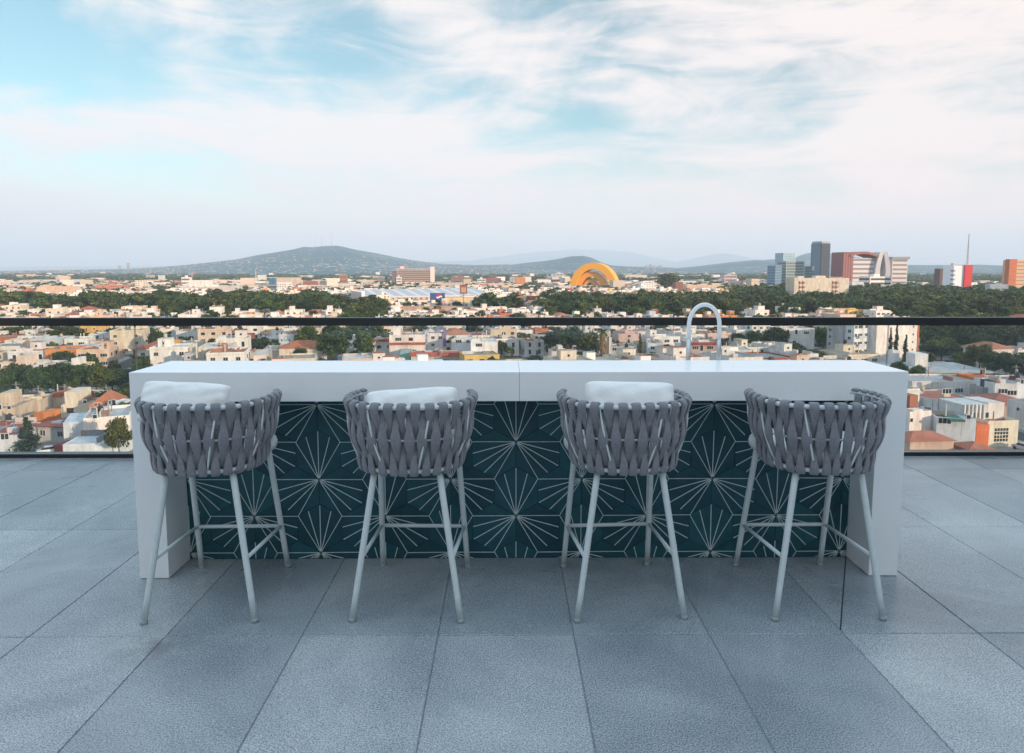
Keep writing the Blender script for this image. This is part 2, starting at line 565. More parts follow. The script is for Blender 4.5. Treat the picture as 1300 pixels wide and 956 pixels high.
mb = MB(); mb.tube([(wd, 0, zj + .001), (wd, 0, .12)], .0118, 16); mb.cyl(wd, 0, .095, .12, .015); mb.build('nozzle', M['steel'], tp)

# ---------------------------------------------------------------- railing
RY = 5.95
rail = empty('glass_railing', (0, RY, 0))
tag(rail, 'frameless glass railing with black handrail along the terrace edge', 'railing')
zt = height_at(650, 403, RY); zb = height_at(650, 413.2, RY)
mb = MB(); mb.bbox(TX0, TX1 - .005, -.025, .03, zb, zt, .004); mb.build('handrail', M['railmetal'], rail)
mb = MB(); mb.bbox(TX0, TX1 - .005, -.035, .055, -.001, .034, .003); mb.build('bottom_channel', M['railmetal'], rail)
sx = [at_dist(p, RY).x for p in (167, 489, 811, 1132)]
sp_ = (sx[3] - sx[0]) / 3
e = sx[0]
while e - sp_ > TX0: e -= sp_
edges = [TX0]
while e < TX1: edges.append(e); e += sp_
edges.append(TX1)
for i in range(len(edges) - 1):
    a, c_ = edges[i] + .004, edges[i + 1] - .004
    if c_ - a < .05: continue
    mb = MB(); mb.box(a, c_, -.005, .005, .0345, zb - .001)
    g = mb.build('glass_pane', [M['glass'], M['glassedge']], rail)
    for p in g.data.polygons:
        if abs(p.normal.x) > .9: p.material_index = 1

# ---------------------------------------------------------------- stools
YB = -.065
RZ, BZ = .992, .697      # rim and lower ring heights

def sup(phi, n=2.45):
    s_, c_ = math.sin(phi), math.cos(phi)
    k = (abs(s_) ** n + abs(c_) ** n) ** (-1 / n)
    return s_ * k, -c_ * k

def basket(phi, t):
    bulge = .007 * math.sin(math.pi * min(max(t, 0), 1))
    a = .291 + (.230 - .291) * max(t, 0) ** 1.1 + bulge
    bb = .275 + (.228 - .275) * t + bulge
    u, v = sup(phi)
    front = max(0, -math.cos(phi))
    z = RZ + (BZ + .035 * front ** 1.0 - RZ) * t - .012 * front * (1 - t)
    return Vector((a * u, bb * v + YB + .01 * (1 - t), z))

def bnorm(phi, t):
    d1 = basket(phi + .01, t) - basket(phi - .01, t)
    d2 = basket(phi, t + .01) - basket(phi, t - .01)
    n = d1.cross(d2).normalized()
    c_ = Vector((basket(phi, t).x, basket(phi, t).y - YB, 0))
    return n if n.dot(c_) > 0 else -n

PMAX = R(124)
tab = [(0.0, -PMAX)]
K = 400
for k in range(1, K + 1):
    p0, p1 = -PMAX + 2 * PMAX * (k - 1) / K, -PMAX + 2 * PMAX * k / K
    tab.append((tab[-1][0] + (basket(p1, .3) - basket(p0, .3)).length, p1))
TOT = tab[-1][0]
def phi_at(s_):
    s_ = max(0, min(TOT, s_))
    for k in range(1, len(tab)):
        if tab[k][0] >= s_:
            a, b_ = tab[k - 1], tab[k]
            return a[1] + (b_[1] - a[1]) * (s_ - a[0]) / max(1e-9, b_[0] - a[0])
    return tab[-1][1]

NS = round(TOT / .0570)
def strap(mb, i, kind, rnd):
    s_ = (i + .5 + (0 if kind == 'A' else .5)) / NS * TOT
    s_ += rnd.uniform(-.002, .002)
    ph = phi_at(s_)
    ph2 = phi_at(s_ + rnd.uniform(-.005, .005))
    rows = []
    if kind == 'A':
        P0, n0 = basket(ph, 0), bnorm(ph, 0)
        up_ = Vector((0, 0, 1)); RR = .0175
        for a in (-150, -120, -90, -60, -30, 0):       # over the tube, from inside to outside
            dirv = (up_ * math.cos(R(a) + R(0)) if False else None)
            th = R(a + 90)                              # -60..90 : inside -> top -> outside
            d = n0 * math.sin(R(a + 90)) + up_ * math.cos(R(a + 90))
            rows.append((P0 + d * RR, d, .0195))
        ts = [.05 + .9 * k / 22 for k in range(23)]
        for t_ in ts:
            off = .0150 * math.cos(2 * math.pi * t_) * (1 if t_ < .5 else 1)
            wv = (.0170 + .0045 * math.cos(4 * math.pi * t_)) * (1 - .12 * t_)
            phx = ph + (ph2 - ph) * t_
            rows.append((basket(phx, t_) + bnorm(phx, t_) * off, bnorm(phx, t_), wv))
        P1, n1_ = basket(ph2, 1), bnorm(ph2, 1)
        for a in (90, 60, 30, 0, -30, -60, -85):
            d = n1_ * math.sin(R(a)) - up_ * math.cos(R(a))
            rows.append((P1 + d * .0150, d, .0185))
    else:
        ts = [.045 + .91 * k / 26 for k in range(27)]
        for t_ in ts:
            off = -.0140 * math.cos(2 * math.pi * t_) + .001
            wv = .0180 - .0050 * math.cos(4 * math.pi * t_) * -1 if False else (.0180 + .0048 * math.cos(4 * math.pi * t_)) * (1 - .08 * t_)
            phx = ph + (ph2 - ph) * t_
            rows.append((basket(phx, t_) + bnorm(phx, t_) * off, bnorm(phx, t_), wv))
    mb.tube([r[0] for r in rows], 0, 12, flat=[(r[2] * rnd.uniform(1.04, 1.09), .0064) for r in rows], up=[r[1] for r in rows])

def make_stool():
    rnd = random.Random(11)
    root = empty('bar_stool')
    mb = MB()
    mb.tube([basket(-PMAX + 2 * PMAX * k / 60, 0) for k in range(61)], .0108, 12)
    mb.build('rim_tube', M['frame'], root)
    mb = MB()
    mb.tube([basket(-PMAX + 2 * PMAX * k / 60, .5) for k in range(61)], .0050, 8)
    mb.build('middle_bar', M['frame'], root)
    for pd in (-112, -68, -26, 19, 62, 108):
        mb = MB(); q = []
        for k in range(13):
            t_ = k / 12
            ph = R(pd - 5 + 9 * t_ * (1 if pd < 0 else -1) + (0 if pd < 0 else 10))
            q.append(basket(ph, t_) + bnorm(ph, t_) * (.016 * math.sin(math.pi * t_)))
        mb.tube(q, .0048, 8); mb.build('back_rod', M['frame'], root)
    # lower ring: closed loop seat frame
    ring = []
    for k in range(73):
        ph = -math.pi + 2 * math.pi * k / 72
        p = basket(max(-PMAX, min(PMAX, ph)), 1) if abs(ph) <= PMAX else None
        u, v = sup(ph)
        ring.append(Vector((.232 * u, .228 * v + YB, BZ + .035 * max(0, -math.cos(ph)))))
    mb = MB(); mb.tube(ring, .0098, 10); mb.build('seat_ring', M['frame'], root)
    # seat pan and cushion
    def disc(a, bb, z0, z1, rad, dome, y0=0.0, tilt=.0):
        mb = MB(); n = 48; rows = []
        prof = [(0, z0), (.96, z0), (1.0, z0 + (z1 - z0) * .25), (1.01, z0 + (z1 - z0) * .55), (.985, z0 + (z1 - z0) * .85), (.93, z1), (.6, z1 + dome * .6), (.3, z1 + dome * .9), (.01, z1 + dome)]
        vs = []
        for rr, z in prof:
            for k in range(n):
                u, v = sup(2 * math.pi * k / n)
                wf = 1 + (.30 * max(0, min(1, (v - .1) / .4)) if dome else 0)
                vs.append((a * u * rr * wf, y0 + bb * v * rr, z + tilt * v * bb * rr))
        fs = [(i * n + k, i * n + (k + 1) % n, (i + 1) * n + (k + 1) % n, (i + 1) * n + k) for i in range(len(prof) - 1) for k in range(n)]
        mb.add(vs, fs, smooth=True)
        return mb
    disc(.205, .215, BZ - .006, BZ + .008, 0, 0, YB, .03).build('seat_pan', M['frame'], root)
    disc(.222, .235, BZ + .010, BZ + .085, 0, .014, .018 + YB, .03).build('seat_cushion', M['seatpad'], root)
    for (tx, ty, fx, fy) in ((-.146, -.225, -.2475, -.300), (.146, -.225, .2475, -.300), (-.196, .13, -.229, .300), (.196, .13, .229, .300)):
        mb = MB(); T, F = Vector((tx, ty, BZ + (.03 if ty > 0 else 0))), Vector((fx, fy, .012))
        mb.tube([T + (F - T) * (k / 6) for k in range(7)], [.0150, .0150, .0149, .0147, .0145, .0143, .0141], 16)
        lg = mb.build('leg', M['frame'], root)
        dv = (F - T).normalized()
        mb = MB(); mb.tube([F - dv * .004, F + dv * .0, Vector((fx, fy, .0)) + Vector((dv.x, dv.y, 0)) * .01], [.0158, .0162, .0162], 16)
        mb.build('foot_cap', M['rubber'], lg)
    def legpt(fr, sx_, z):
        T, F = (Vector((sx_ * .196, .13, .72)), Vector((sx_ * .229, .300, .012))) if fr else (Vector((sx_ * .146, -.225, .697)), Vector((sx_ * .2475, -.300, .012)))
        k = (T.z - z) / (T.z - F.z)
        return T + (F - T) * k
    mb = MB(); mb.tube([legpt(1, -1, .25), legpt(1, 1, .25)], .0098, 12); mb.build('front_footrest', M['frame'], root)
    for s_ in (-1, 1):
        mb = MB(); mb.tube([legpt(1, s_, .25), legpt(0, s_, .285)], .0092, 12); mb.build('side_stretcher', M['frame'], root)
    for kind, cnt in (('A', NS), ('B', NS - 1)):
        for i in range(cnt):
            mb = MB(); strap(mb, i, kind, rnd)
            mb.build('rope_strap', M['rope'], root)
    return root

stool = make_stool()
FEET = [((189.6, 786.4), (326.6, 784), (260.6, 716), (370, 714)), ((447, 789), (585, 790), (486.7, 718.6), (593.6, 719.5)),
        ((734, 790), (867.8, 786), (715.6, 720), (821.5, 717)), ((983.6, 790), (1123, 787), (934.6, 719), (1040.4, 716.7))]
SX = []; SR = []
for q in FEET:
    P = [floor_pt(*p) for p in q]
    nm_, fm_ = ((P[0][0] + P[1][0]) / 2, (P[0][1] + P[1][1]) / 2), ((P[2][0] + P[3][0]) / 2, (P[2][1] + P[3][1]) / 2)
    SX.append((nm_[0] + fm_[0]) / 2); SR.append(math.atan2(-(fm_[0] - nm_[0]), fm_[1] - nm_[1]))
print('stools', SX, SR)
stool_spots = [(SX[0], 3.385, SR[0], 'woven grey bar stool at the left end, its white pillow set off-centre to the left'),
               (SX[1], 3.385, SR[1], 'woven grey bar stool second from left, its white pillow higher on the right'),
               (SX[2], 3.390, SR[2], 'woven grey bar stool third from left, with an upright square white pillow'),
               (SX[3], 3.385, SR[3], 'woven grey bar stool at the right end, the only one without a pillow')]
for i, (x, y, rz, lab) in enumerate(stool_spots):
    o = stool if i == 0 else copy_tree(stool)
    o.location = (x, y, 0); o.rotation_euler = (0, 0, rz)
    tag(o, lab, 'bar stool', 'woven bar stools lined up at the bar')

def pillow_mesh(W, H, T, seed):
    rnd = random.Random(seed)
    n = 34; vs = []; fs = []
    ph = [rnd.uniform(0, 6.28) for _ in range(8)]
    for side in (1, -1):
        for j in range(n + 1):
            for i in range(n + 1):
                u, v = 2 * i / n - 1, 2 * j / n - 1
                prof = max(0, (1 - abs(u) ** 4.0)) ** .5 * max(0, (1 - abs(v) ** 3.2)) ** .5
                # corners pulled out, edges drawn in
                x = W / 2 * u * (1 - .03 * (1 - abs(v) ** 2.5) * abs(u) ** 3 - .05 * abs(u * v) ** 6)
                z = H / 2 * v * (1 - .03 * (1 - abs(u) ** 2.5) * abs(v) ** 3 - .10 * abs(u * v) ** 6)
                edge = max(abs(u), abs(v))
                wr = (.006 * math.sin(7 * u + 5 * v + ph[0]) + .005 * math.sin(11 * v - 6 * u + ph[1]) + .004 * math.sin(17 * u + 4 * v + ph[2])) * edge ** 2 * prof
                vs.append((x, side * (T / 2 * prof + wr), z))
    m_ = (n + 1) ** 2
    for s_ in (0, 1):
        for j in range(n):
            for i in range(n):
                a = s_ * m_ + j * (n + 1) + i
                fs.append((a, a + 1, a + n + 2, a + n + 1))
    mb = MB(); mb.add(vs, fs, smooth=True)
    return mb

def put_pillow(x, y, z, W, H, T, rx, ry, rz, seed, lab):
    mb = pillow_mesh(W, H, T, seed)
    o = mb.build('throw_pillow', M['pillow'])
    import bmesh
    bm = bmesh.new(); bm.from_mesh(o.data); bmesh.ops.remove_doubles(bm, verts=bm.verts[:], dist=.0006); bm.to_mesh(o.data); bm.free()
    o.location = (x, y, z); o.rotation_euler = (rx, ry, rz)
    tag(o, lab, 'pillow', 'white pillows on the bar stools')
put_pillow(SX[0] - .068, 3.205, .988, .39, .20, .14, R(-28), R(4.0), R(8), 1, 'white pillow set off-centre to the left in the left-end stool')
put_pillow(SX[1] + .014, 3.20, .935, .43, .25, .14, R(-24), R(-3.5), R(0), 2, 'white pillow on the second stool from left, its top edge sloping up to the right')
put_pillow(SX[2] + .016, 3.20, .955, .425, .27, .14, R(-20), R(1.5), R(2), 3, 'white pillow standing upright on the third stool from left')
# straight drainage cut beside the right end of the bar
a0, a1 = floor_pt(1074, 705), floor_pt(1067, 800)
mb = MB(); mb.add([(a0[0] - .003, a0[1], .0012), (a0[0] + .003, a0[1], .0012), (a1[0] + .003, a1[1], .0012), (a1[0] - .003, a1[1], .0012)], [(0, 1, 2, 3)])
o = mb.build('floor_seam', M['joint_drain']); tag(o, kind='structure')
# ================================================================ THE CITY
HC = 2.0      # half-count helper
# ---- ground
m, nt, b, out = new_mat('city_ground')
gp = nt.nodes.new('ShaderNodeNewGeometry'); pos = gp.outputs['Position']
c = ramp(nt, noise(nt, .03, 6, .6, pos), [(.3, (.07, .067, .06)), (.5, (.13, .11, .09)), (.7, (.05, .065, .028))])
nt.links.new(c, b.inputs['Base Color']); b.inputs['Roughness'].default_value = .95
M['ground'] = m
g = MB()
n = 96; RG = 25500
g.v = [(0, 0, GROUND - .3)]; 
for rr in (400, 1500, 6000, RG):
    for k in range(n): g.v.append((rr * math.cos(2 * math.pi * k / n), rr * math.sin(2 * math.pi * k / n), GROUND - .3))
for k in range(n):
    g.f.append([0, 1 + k, 1 + (k + 1) % n])
    for i in range(3): g.f.append([1 + i * n + k, 1 + (i + 1) * n + k, 1 + (i + 1) * n + (k + 1) % n, 1 + i * n + (k + 1) % n])
g.t = [(.2, .2, .2)] * len(g.f); g.m = [0] * len(g.f); g.sm = [False] * len(g.f)
o = g.build('ground', M['ground']); tag(o, kind='structure')

# ---- shared pieces
GLASSC = (.05, .06, .07)
def window_mesh(w, h, nm='window', frame=(.75, .75, .73), mull=1):
    mb = MB(); F = .09
    mb.box(-w / 2, w / 2, -.09, .05, 0, F, frame, 0); mb.box(-w / 2, w / 2, -.07, .05, h - F, h, frame, 0)
    mb.box(-w / 2, -w / 2 + F, -.07, .05, F, h - F, frame, 0); mb.box(w / 2 - F, w / 2, -.07, .05, F, h - F, frame, 0)
    for k in range(1, mull + 1):
        x = -w / 2 + w * k / (mull + 1); mb.box(x - .04, x + .04, -.06, .04, F, h - F, frame, 0)
    mb.box(-w / 2 + F * .5, w / 2 - F * .5, -.02, .05, F * .5, h - F * .5, GLASSC, 1)
    return mb.mesh(nm, [M['masonry'], M['wglass']])
WIN = {'std': window_mesh(1.5, 1.3), 'wide': window_mesh(2.4, 1.3, mull=2), 'tall': window_mesh(1.2, 2.1, mull=0), 'dark': window_mesh(1.6, 1.2, frame=(.12, .09, .08)),
       'small': window_mesh(.9, .9, mull=0), 'door': None}
WINW = {'std': 1.5, 'wide': 2.4, 'tall': 1.2, 'dark': 1.6, 'small': .9}
def door_mesh(w, h, col):
    mb = MB(); mb.box(-w / 2, w / 2, -.03, .05, 0, h, col); mb.box(-w / 2 - .1, w / 2 + .1, -.02, .05, h, h + .12, (.7, .68, .65))
    return mb.mesh('door', M['masonry'])
DOOR = door_mesh(1.0, 2.2, (.16, .09, .05)); GARAGE = door_mesh(2.8, 2.4, (.24, .17, .12))
def tank_mesh(col):
    mb = MB(); mb.cyl(0, 0, .25, 1.35, .62, .62, 12, col); mb.cyl(0, 0, 1.35, 1.6, .62, .22, 12, col); mb.cyl(0, 0, 1.6, 1.7, .22, .22, 10, col); mb.box(-.5, .5, -.5, .5, 0, .25, (.5, .45, .4))
    return mb.mesh('water_tank', M['masonry'])
TANK = {'black': tank_mesh((.03, .03, .03)), 'beige': tank_mesh((.55, .48, .36))}

WALLS = {'white': [(.80, .79, .76), (.76, .75, .74), (.83, .81, .77)], 'cream': [(.76, .67, .53), (.74, .66, .55), (.80, .72, .60)],
         'peach': [(.74, .55, .43), (.72, .58, .48)], 'pale pink': [(.72, .56, .50), (.74, .60, .56)], 'sand': [(.60, .50, .38), (.56, .48, .38)],
         'pale grey': [(.58, .58, .57), (.52, .53, .54)], 'terracotta': [(.50, .19, .10), (.46, .16, .09)], 'orange': [(.68, .27, .08)],
         'yellow': [(.74, .52, .16)], 'brick red': [(.36, .10, .07)], 'pale blue': [(.52, .60, .66)]}
WALLS = {k: [tuple(c * .95 for c in t) for t in v] for k, v in WALLS.items()}
PICK = ['white'] * 46 + ['cream'] * 22 + ['peach'] * 12 + ['pale pink'] * 8 + ['sand'] * 8 + ['pale grey'] * 8 + ['terracotta'] * 4 + ['orange'] * 2 + ['yellow'] * 2 + ['brick red'] * 2 + ['pale blue'] * 2
ROOFS = {'grey': (.30, .29, .28), 'white': (.66, .65, .63), 'red': (.36, .11, .075), 'terracotta': (.44, .18, .10), 'tan': (.44, .36, .28)}
RPICK = ['grey'] * 8 + ['white'] * 8 + ['red'] * 5 + ['terracotta'] * 4 + ['tan'] * 6

def place_windows(root, x0, x1, y, side, z, rnd, kind, gap=1.2, every=3.0, skip=.12, glist=None):
    """a run of window objects along one wall; side: 'f' front(-y) 'l' left(-x) 'r' right(+x)"""
    L_ = x1 - x0; ww = WINW[kind]
    n_ = max(1, int((L_ - gap) / max(every, ww + .8)))
    for k in range(n_):
        if rnd.random() < skip: continue
        p = x0 + L_ * (k + .5) / n_
        if side == 'f': link('window', WIN[kind], root, (p, y, z))
        elif side == 'l': link('window', WIN[kind], root, (y, p, z), -math.pi / 2)
        else: link('window', WIN[kind], root, (y, p, z), math.pi / 2)

def shell(mb, x0, x1, y0, y1, z0, z1, col, par=.5, th=.18):
    """walls with a parapet; the roof sheet is a separate part"""
    mb.box(x0, x1, y0, y1, z0, z1 - par, col)
    if par > 0:
        a = z1 - par
        mb.box(x0, x1, y0, y0 + th, a, z1, col, bottom=False); mb.box(x0, x1, y1 - th, y1, a, z1, col, bottom=False)
        mb.box(x0, x0 + th, y0 + th, y1 - th, a, z1, col, bottom=False); mb.box(x1 - th, x1, y0 + th, y1 - th, a, z1, col, bottom=False)

def house(x, y, rz, w, d, h, wall, roof, rnd, detail=2, style=None, wcol=None, wing=None, upper=None, tank=None, pitched=False, windows=True):
    root = empty('house', (x, y, GROUND - .15), rz)
    wc = wcol or rnd.choice(WALLS[wall]); rc = ROOFS[roof]
    tank = tank if tank is not None else (rnd.choice(['black', 'beige', 'black']) if rnd.random() < .55 else '')
    upper = upper if upper is not None else rnd.random() < .45
    mb = MB()
    if pitched:
        mb.box(-w / 2, w / 2, -d / 2, d / 2, 0, h, wc)
        mb.build('wall', M['masonry'], root)
        rb = MB(); e = .5; rh = min(w, d) * .22
        X0_, X1_, Y0_, Y1_ = -w / 2 - e, w / 2 + e, -d / 2 - e, d / 2 + e
        if w >= d: r0, r1 = (-w / 2 + d / 2, 0, h + rh), (w / 2 - d / 2, 0, h + rh)
        else: r0, r1 = (0, -d / 2 + w / 2, h + rh), (0, d / 2 - w / 2, h + rh)
        z_ = h + .003
        vs = [(X0_, Y0_, z_), (X1_, Y0_, z_), (X1_, Y1_, z_), (X0_, Y1_, z_), r0, r1]
        fs = [(0, 1, 5, 4), (1, 2, 5), (2, 3, 4, 5), (3, 0, 4), (3, 2, 1, 0)] if w >= d else [(0, 1, 4), (1, 2, 5, 4), (2, 3, 5), (3, 0, 4, 5), (3, 2, 1, 0)]
        rb.add(vs, fs, rc); rb.build('roof', M['masonry'], root)
        tank = ''; upper = False
    else:
        shell(mb, -w / 2, w / 2, -d / 2, d / 2, 0, h, wc)
        # facade relief: a projecting bay or a cornice band
        if rnd.random() < .5: mb.box(-w / 2 - .12, w / 2 + .12, -d / 2 - .14, -d / 2 - .002, h - .75, h - .45, tuple(c * .92 for c in wc))
        if rnd.random() < .4:
            bx = rnd.uniform(-w / 2 + 1.5, w / 2 - 1.5); mb.box(bx - 1.4, bx + 1.4, -d / 2 - .9, -d / 2 - .004, 2.7, 2.9, wc); mb.box(bx - 1.4, bx + 1.4, -d / 2 - .9, -d / 2 - .8, 2.9, 3.7, wc)
        for q in range(rnd.randint(2, 5)):     # low walls, vents and planters on the roof
            bx, by = rnd.uniform(-w / 2 + 1, w / 2 - 1), rnd.uniform(-d / 2 + 1, d / 2 - 1); sw, sd_, sh = rnd.choice([(.5, .5, .5), (.8, .5, 1.0), (2.6, .15, 1.1), (.15, 2.6, 1.1), (1.4, 1.0, .6), (.12, .12, 2.4)])
            mb.box(max(-w / 2 + .3, bx - sw), min(w / 2 - .3, bx + sw), max(-d / 2 + .3, by - sd_), min(d / 2 - .3, by + sd_), h - .5, h - .41 + sh, rnd.choice([wc, wc, (.62, .60, .58), (.40, .20, .14), (.25, .24, .24)]))
        mb.build('wall', M['masonry'], root)
        rb = MB(); rb.box(-w / 2 + .19, w / 2 - .19, -d / 2 + .19, d / 2 - .19, h - .495, h - .42, rc); rb.build('roof', M['masonry'], root)
        if upper:
            uw, ud, uh = rnd.uniform(2.6, min(5, w * .55)), rnd.uniform(2.8, min(6, d * .5)), 2.6
            ux, uy = rnd.uniform(-w / 2 + uw / 2 + .3, w / 2 - uw / 2 - .3), rnd.uniform(0, d / 2 - ud / 2 - .3)
            ub = MB(); uc = wc if rnd.random() < .7 else rnd.choice(WALLS[rnd.choice(PICK)])
            ub.box(ux - uw / 2, ux + uw / 2, uy - ud / 2, uy + ud / 2, h - .415, h + uh - .4, uc, top=rc)
            ub.box(ux - uw / 2 - .15, ux + uw / 2 + .15, uy - ud / 2 - .15, uy + ud / 2 + .15, h + uh - .398, h + uh - .25, uc, top=rc)
            ub.build('rooftop_room', M['masonry'], root)
            if detail > 1: link('window', WIN['small'], root, (ux, uy - ud / 2, h + .4))
            if tank: link('water_tank', TANK[tank], root, (ux + rnd.uniform(-.4, .4), uy, h + uh - .25)); tank = ''
        if tank: link('water_tank', TANK[tank], root, (rnd.uniform(-w / 2 + 1.2, w / 2 - 1.2), rnd.uniform(-d / 4, d / 2 - 1.2), h - .42))
    if wing if wing is not None else (rnd.random() < .35 and not pitched):
        ww, wd_, wh = rnd.uniform(3, 5), rnd.uniform(3, 5), rnd.uniform(2.9, 3.4)
        wb = MB(); sx_ = rnd.choice((-1, 1)) * (w / 2 - ww / 2)
        wb.box(sx_ - ww / 2, sx_ + ww / 2, -d / 2 - wd_, -d / 2 - .003, 0, wh, wc if rnd.random() < .6 else rnd.choice(WALLS[rnd.choice(PICK)]), top=ROOFS[rnd.choice(RPICK)])
        wb.build('front_wing', M['masonry'], root)
    if windows:
        kinds = ['std', 'wide', 'dark', 'tall']
        kf = rnd.choice(kinds)
        for fl in range(max(1, int(h // 3))):
            place_windows(root, -w / 2, w / 2, -d / 2, 'f', fl * 3.0 + 1.0 if kf != 'tall' else fl * 3.0 + .5, rnd, kf)
            if fl > 0 or detail > 1:
                place_windows(root, -d / 2, d / 2, -w / 2, 'l', fl * 3.0 + 1.1, rnd, rnd.choice(['std', 'small', 'dark']), every=4.2, skip=.4)
                place_windows(root, -d / 2, d / 2, w / 2, 'r', fl * 3.0 + 1.1, rnd, rnd.choice(['std', 'small', 'dark']), every=4.2, skip=.4)
        if detail > 1: link('door', DOOR, root, (rnd.uniform(-w / 4, w / 4), -d / 2, 0))
    root['_w'] = w; root['_d'] = d; root['_h'] = h; root['_wall'] = wall; root['_roof'] = roof; root['_pitched'] = pitched
    return root

# ---- trees
def crown_mesh(name, rx, rz_, zc, nclump, nleaf, lsize, seed, mat, shape='round', trunk_h=None):
    r_ = np.random.default_rng(seed)
    P = []; 
    cl = []
    for k in range(nclump):
        if shape == 'round':
            th, cz = r_.uniform(0, 6.283), r_.uniform(-.55, 1)
            rr = math.sqrt(max(0, 1 - cz * cz * .9)) * r_.uniform(.45, .92)
            cl.append((rx * rr * math.cos(th), rx * rr * math.sin(th), zc + rz_ * cz * r_.uniform(.6, .95), rx * r_.uniform(.26, .44)))
        elif shape == 'cone':
            f_ = k / nclump; rr = rx * (1 - f_) * r_.uniform(.45, .95); th = r_.uniform(0, 6.283)
            cl.append((rr * math.cos(th), rr * math.sin(th), zc - rz_ + 2 * rz_ * f_, max(.35, rx * (1 - f_) * .42 + .25)))
        elif shape == 'column':
            f_ = k / nclump; w_ = rx * min(1, (1 - f_) * 2.2 + .12) * min(1, f_ * 6 + .55); th = r_.uniform(0, 6.283); rr = w_ * r_.uniform(.1, .5)
            cl.append((rr * math.cos(th), rr * math.sin(th), zc - rz_ + 2 * rz_ * f_, max(.18, w_ * .62)))
    cl = np.array(cl)
    idx = r_.integers(0, len(cl), nclump * nleaf)
    c = cl[idx]
    dirs = r_.normal(size=(len(idx), 3)); dirs /= np.linalg.norm(dirs, axis=1)[:, None]
    rad = r_.uniform(.55, 1.05, len(idx))
    ctr = c[:, :3] + dirs * (c[:, 3] * rad)[:, None] * np.array([1, 1, .8])
    nrm = dirs + r_.normal(size=dirs.shape) * .45; nrm /= np.linalg.norm(nrm, axis=1)[:, None]
    a = np.cross(nrm, r_.normal(size=nrm.shape)); a /= np.linalg.norm(a, axis=1)[:, None]
    b_ = np.cross(nrm, a)
    s_ = lsize * r_.uniform(.6, 1.35, len(idx))[:, None]
    V = np.stack([ctr - a * s_ - b_ * s_ * .55, ctr + a * s_ - b_ * s_ * .35, ctr + a * s_ * .7 + b_ * s_ * .6, ctr - a * s_ * .6 + b_ * s_ * .5], 1).reshape(-1, 3)
    me = bpy.data.meshes.new(name)
    nf = len(idx)
    me.vertices.add(nf * 4); me.vertices.foreach_set('co', V.astype(np.float32).ravel())
    me.loops.add(nf * 4); me.loops.foreach_set('vertex_index', np.arange(nf * 4, dtype=np.int32))
    me.polygons.add(nf); me.polygons.foreach_set('loop_start', np.arange(0, nf * 4, 4, dtype=np.int32)); me.polygons.foreach_set('loop_total', np.full(nf, 4, dtype=np.int32))
    me.materials.append(mat); me.update(); me.validate()
    return me
def trunk_mesh(h, r, seed, limbs=5, spread=2.2):
    rnd = random.Random(seed); mb = MB()
    mb.tube([(0, 0, 0), (rnd.uniform(-.2, .2), rnd.uniform(-.2, .2), h * .5), (rnd.uniform(-.3, .3), rnd.uniform(-.3, .3), h)], [r, r * .8, r * .6], 8)
    for k in range(limbs):
        a = 6.283 * k / limbs + rnd.uniform(-.3, .3)
        z0 = h * rnd.uniform(.6, .95)
        mb.tube([(0, 0, z0), (spread * .5 * math.cos(a), spread * .5 * math.sin(a), z0 + h * .35), (spread * math.cos(a), spread * math.sin(a), z0 + h * .75)], [r * .5, r * .35, r * .15], 6)
    return mb.mesh('trunk', M['bark'])
# prototypes: unit-ish trees, 10 m tall 9 m wide
TP = {}
TP['round'] = [(crown_mesh('crown', 4.3, 4.0, 5.8, 24, 60, .42, s, M['leaf']), trunk_mesh(4.2, .28, s)) for s in (1, 2, 3, 4)]
TP['fine'] = [(crown_mesh('crown', 4.3, 4.0, 5.8, 38, 95, .28, s, M['leaf']), trunk_mesh(4.2, .26, s)) for s in (11, 12, 13)]
TP['cone'] = [(crown_mesh('crown', 3.0, 4.6, 5.4, 40, 60, .26, s, M['conifer'], 'cone'), trunk_mesh(9, .22, s, 0)) for s in (21, 22)]
TP['cypress'] = [(crown_mesh('crown', 1.0, 4.8, 5.2, 46, 46, .16, s, M['conifer'], 'column'), trunk_mesh(8, .14, s, 0)) for s in (31, 32, 33)]
def tree(x, y, w, h, kind='round', rnd=random, label=None, group=None):
    cm, tm = rnd.choice(TP[kind])
    nm = {'round': 'tree', 'fine': 'tree', 'cone': 'conifer_tree', 'cypress': 'cypress_tree'}[kind]
    root = empty(nm, (x, y, GROUND - .2), rnd.uniform(0, 6.28))
    bw = {'round': 9.0, 'fine': 9.0, 'cone': 6.2, 'cypress': 2.2}[kind]
    root.scale = (w / bw, w / bw * rnd.uniform(.9, 1.1), h / 10)
    link('trunk', tm, root); link('crown', cm, root)
    root['_kind'] = kind; root['_tw'] = w; root['_th'] = h
    return root

BUILT = []      # (root, half-size box) used to see what hides what
TREES = []
taken = []      # footprints kept clear of generated houses: (x, y, radius)

def clear(x, y, r_): return all((x - a) ** 2 + (y - b_) ** 2 > (r_ + c_) ** 2 for a, b_, c_ in taken)
# ---------------------------------------------------------------- named buildings of the middle distance
def front(px0, px1, ytop, dist):
    a, b_ = at_dist(px0, dist), at_dist(px1, dist)
    return (a.x + b_.x) / 2, b_.x - a.x, height_at((px0 + px1) / 2, ytop, dist) - GROUND

LM = []
def lm_root(name, label, cat, x, dist, rz=0.0, group=None, keep=None):
    r_ = empty(name, (x, dist, GROUND), rz)
    tag(r_, label, cat, group)
    LM.append(r_)
    if keep: taken.append((x, dist + keep * .6, keep))
    return r_

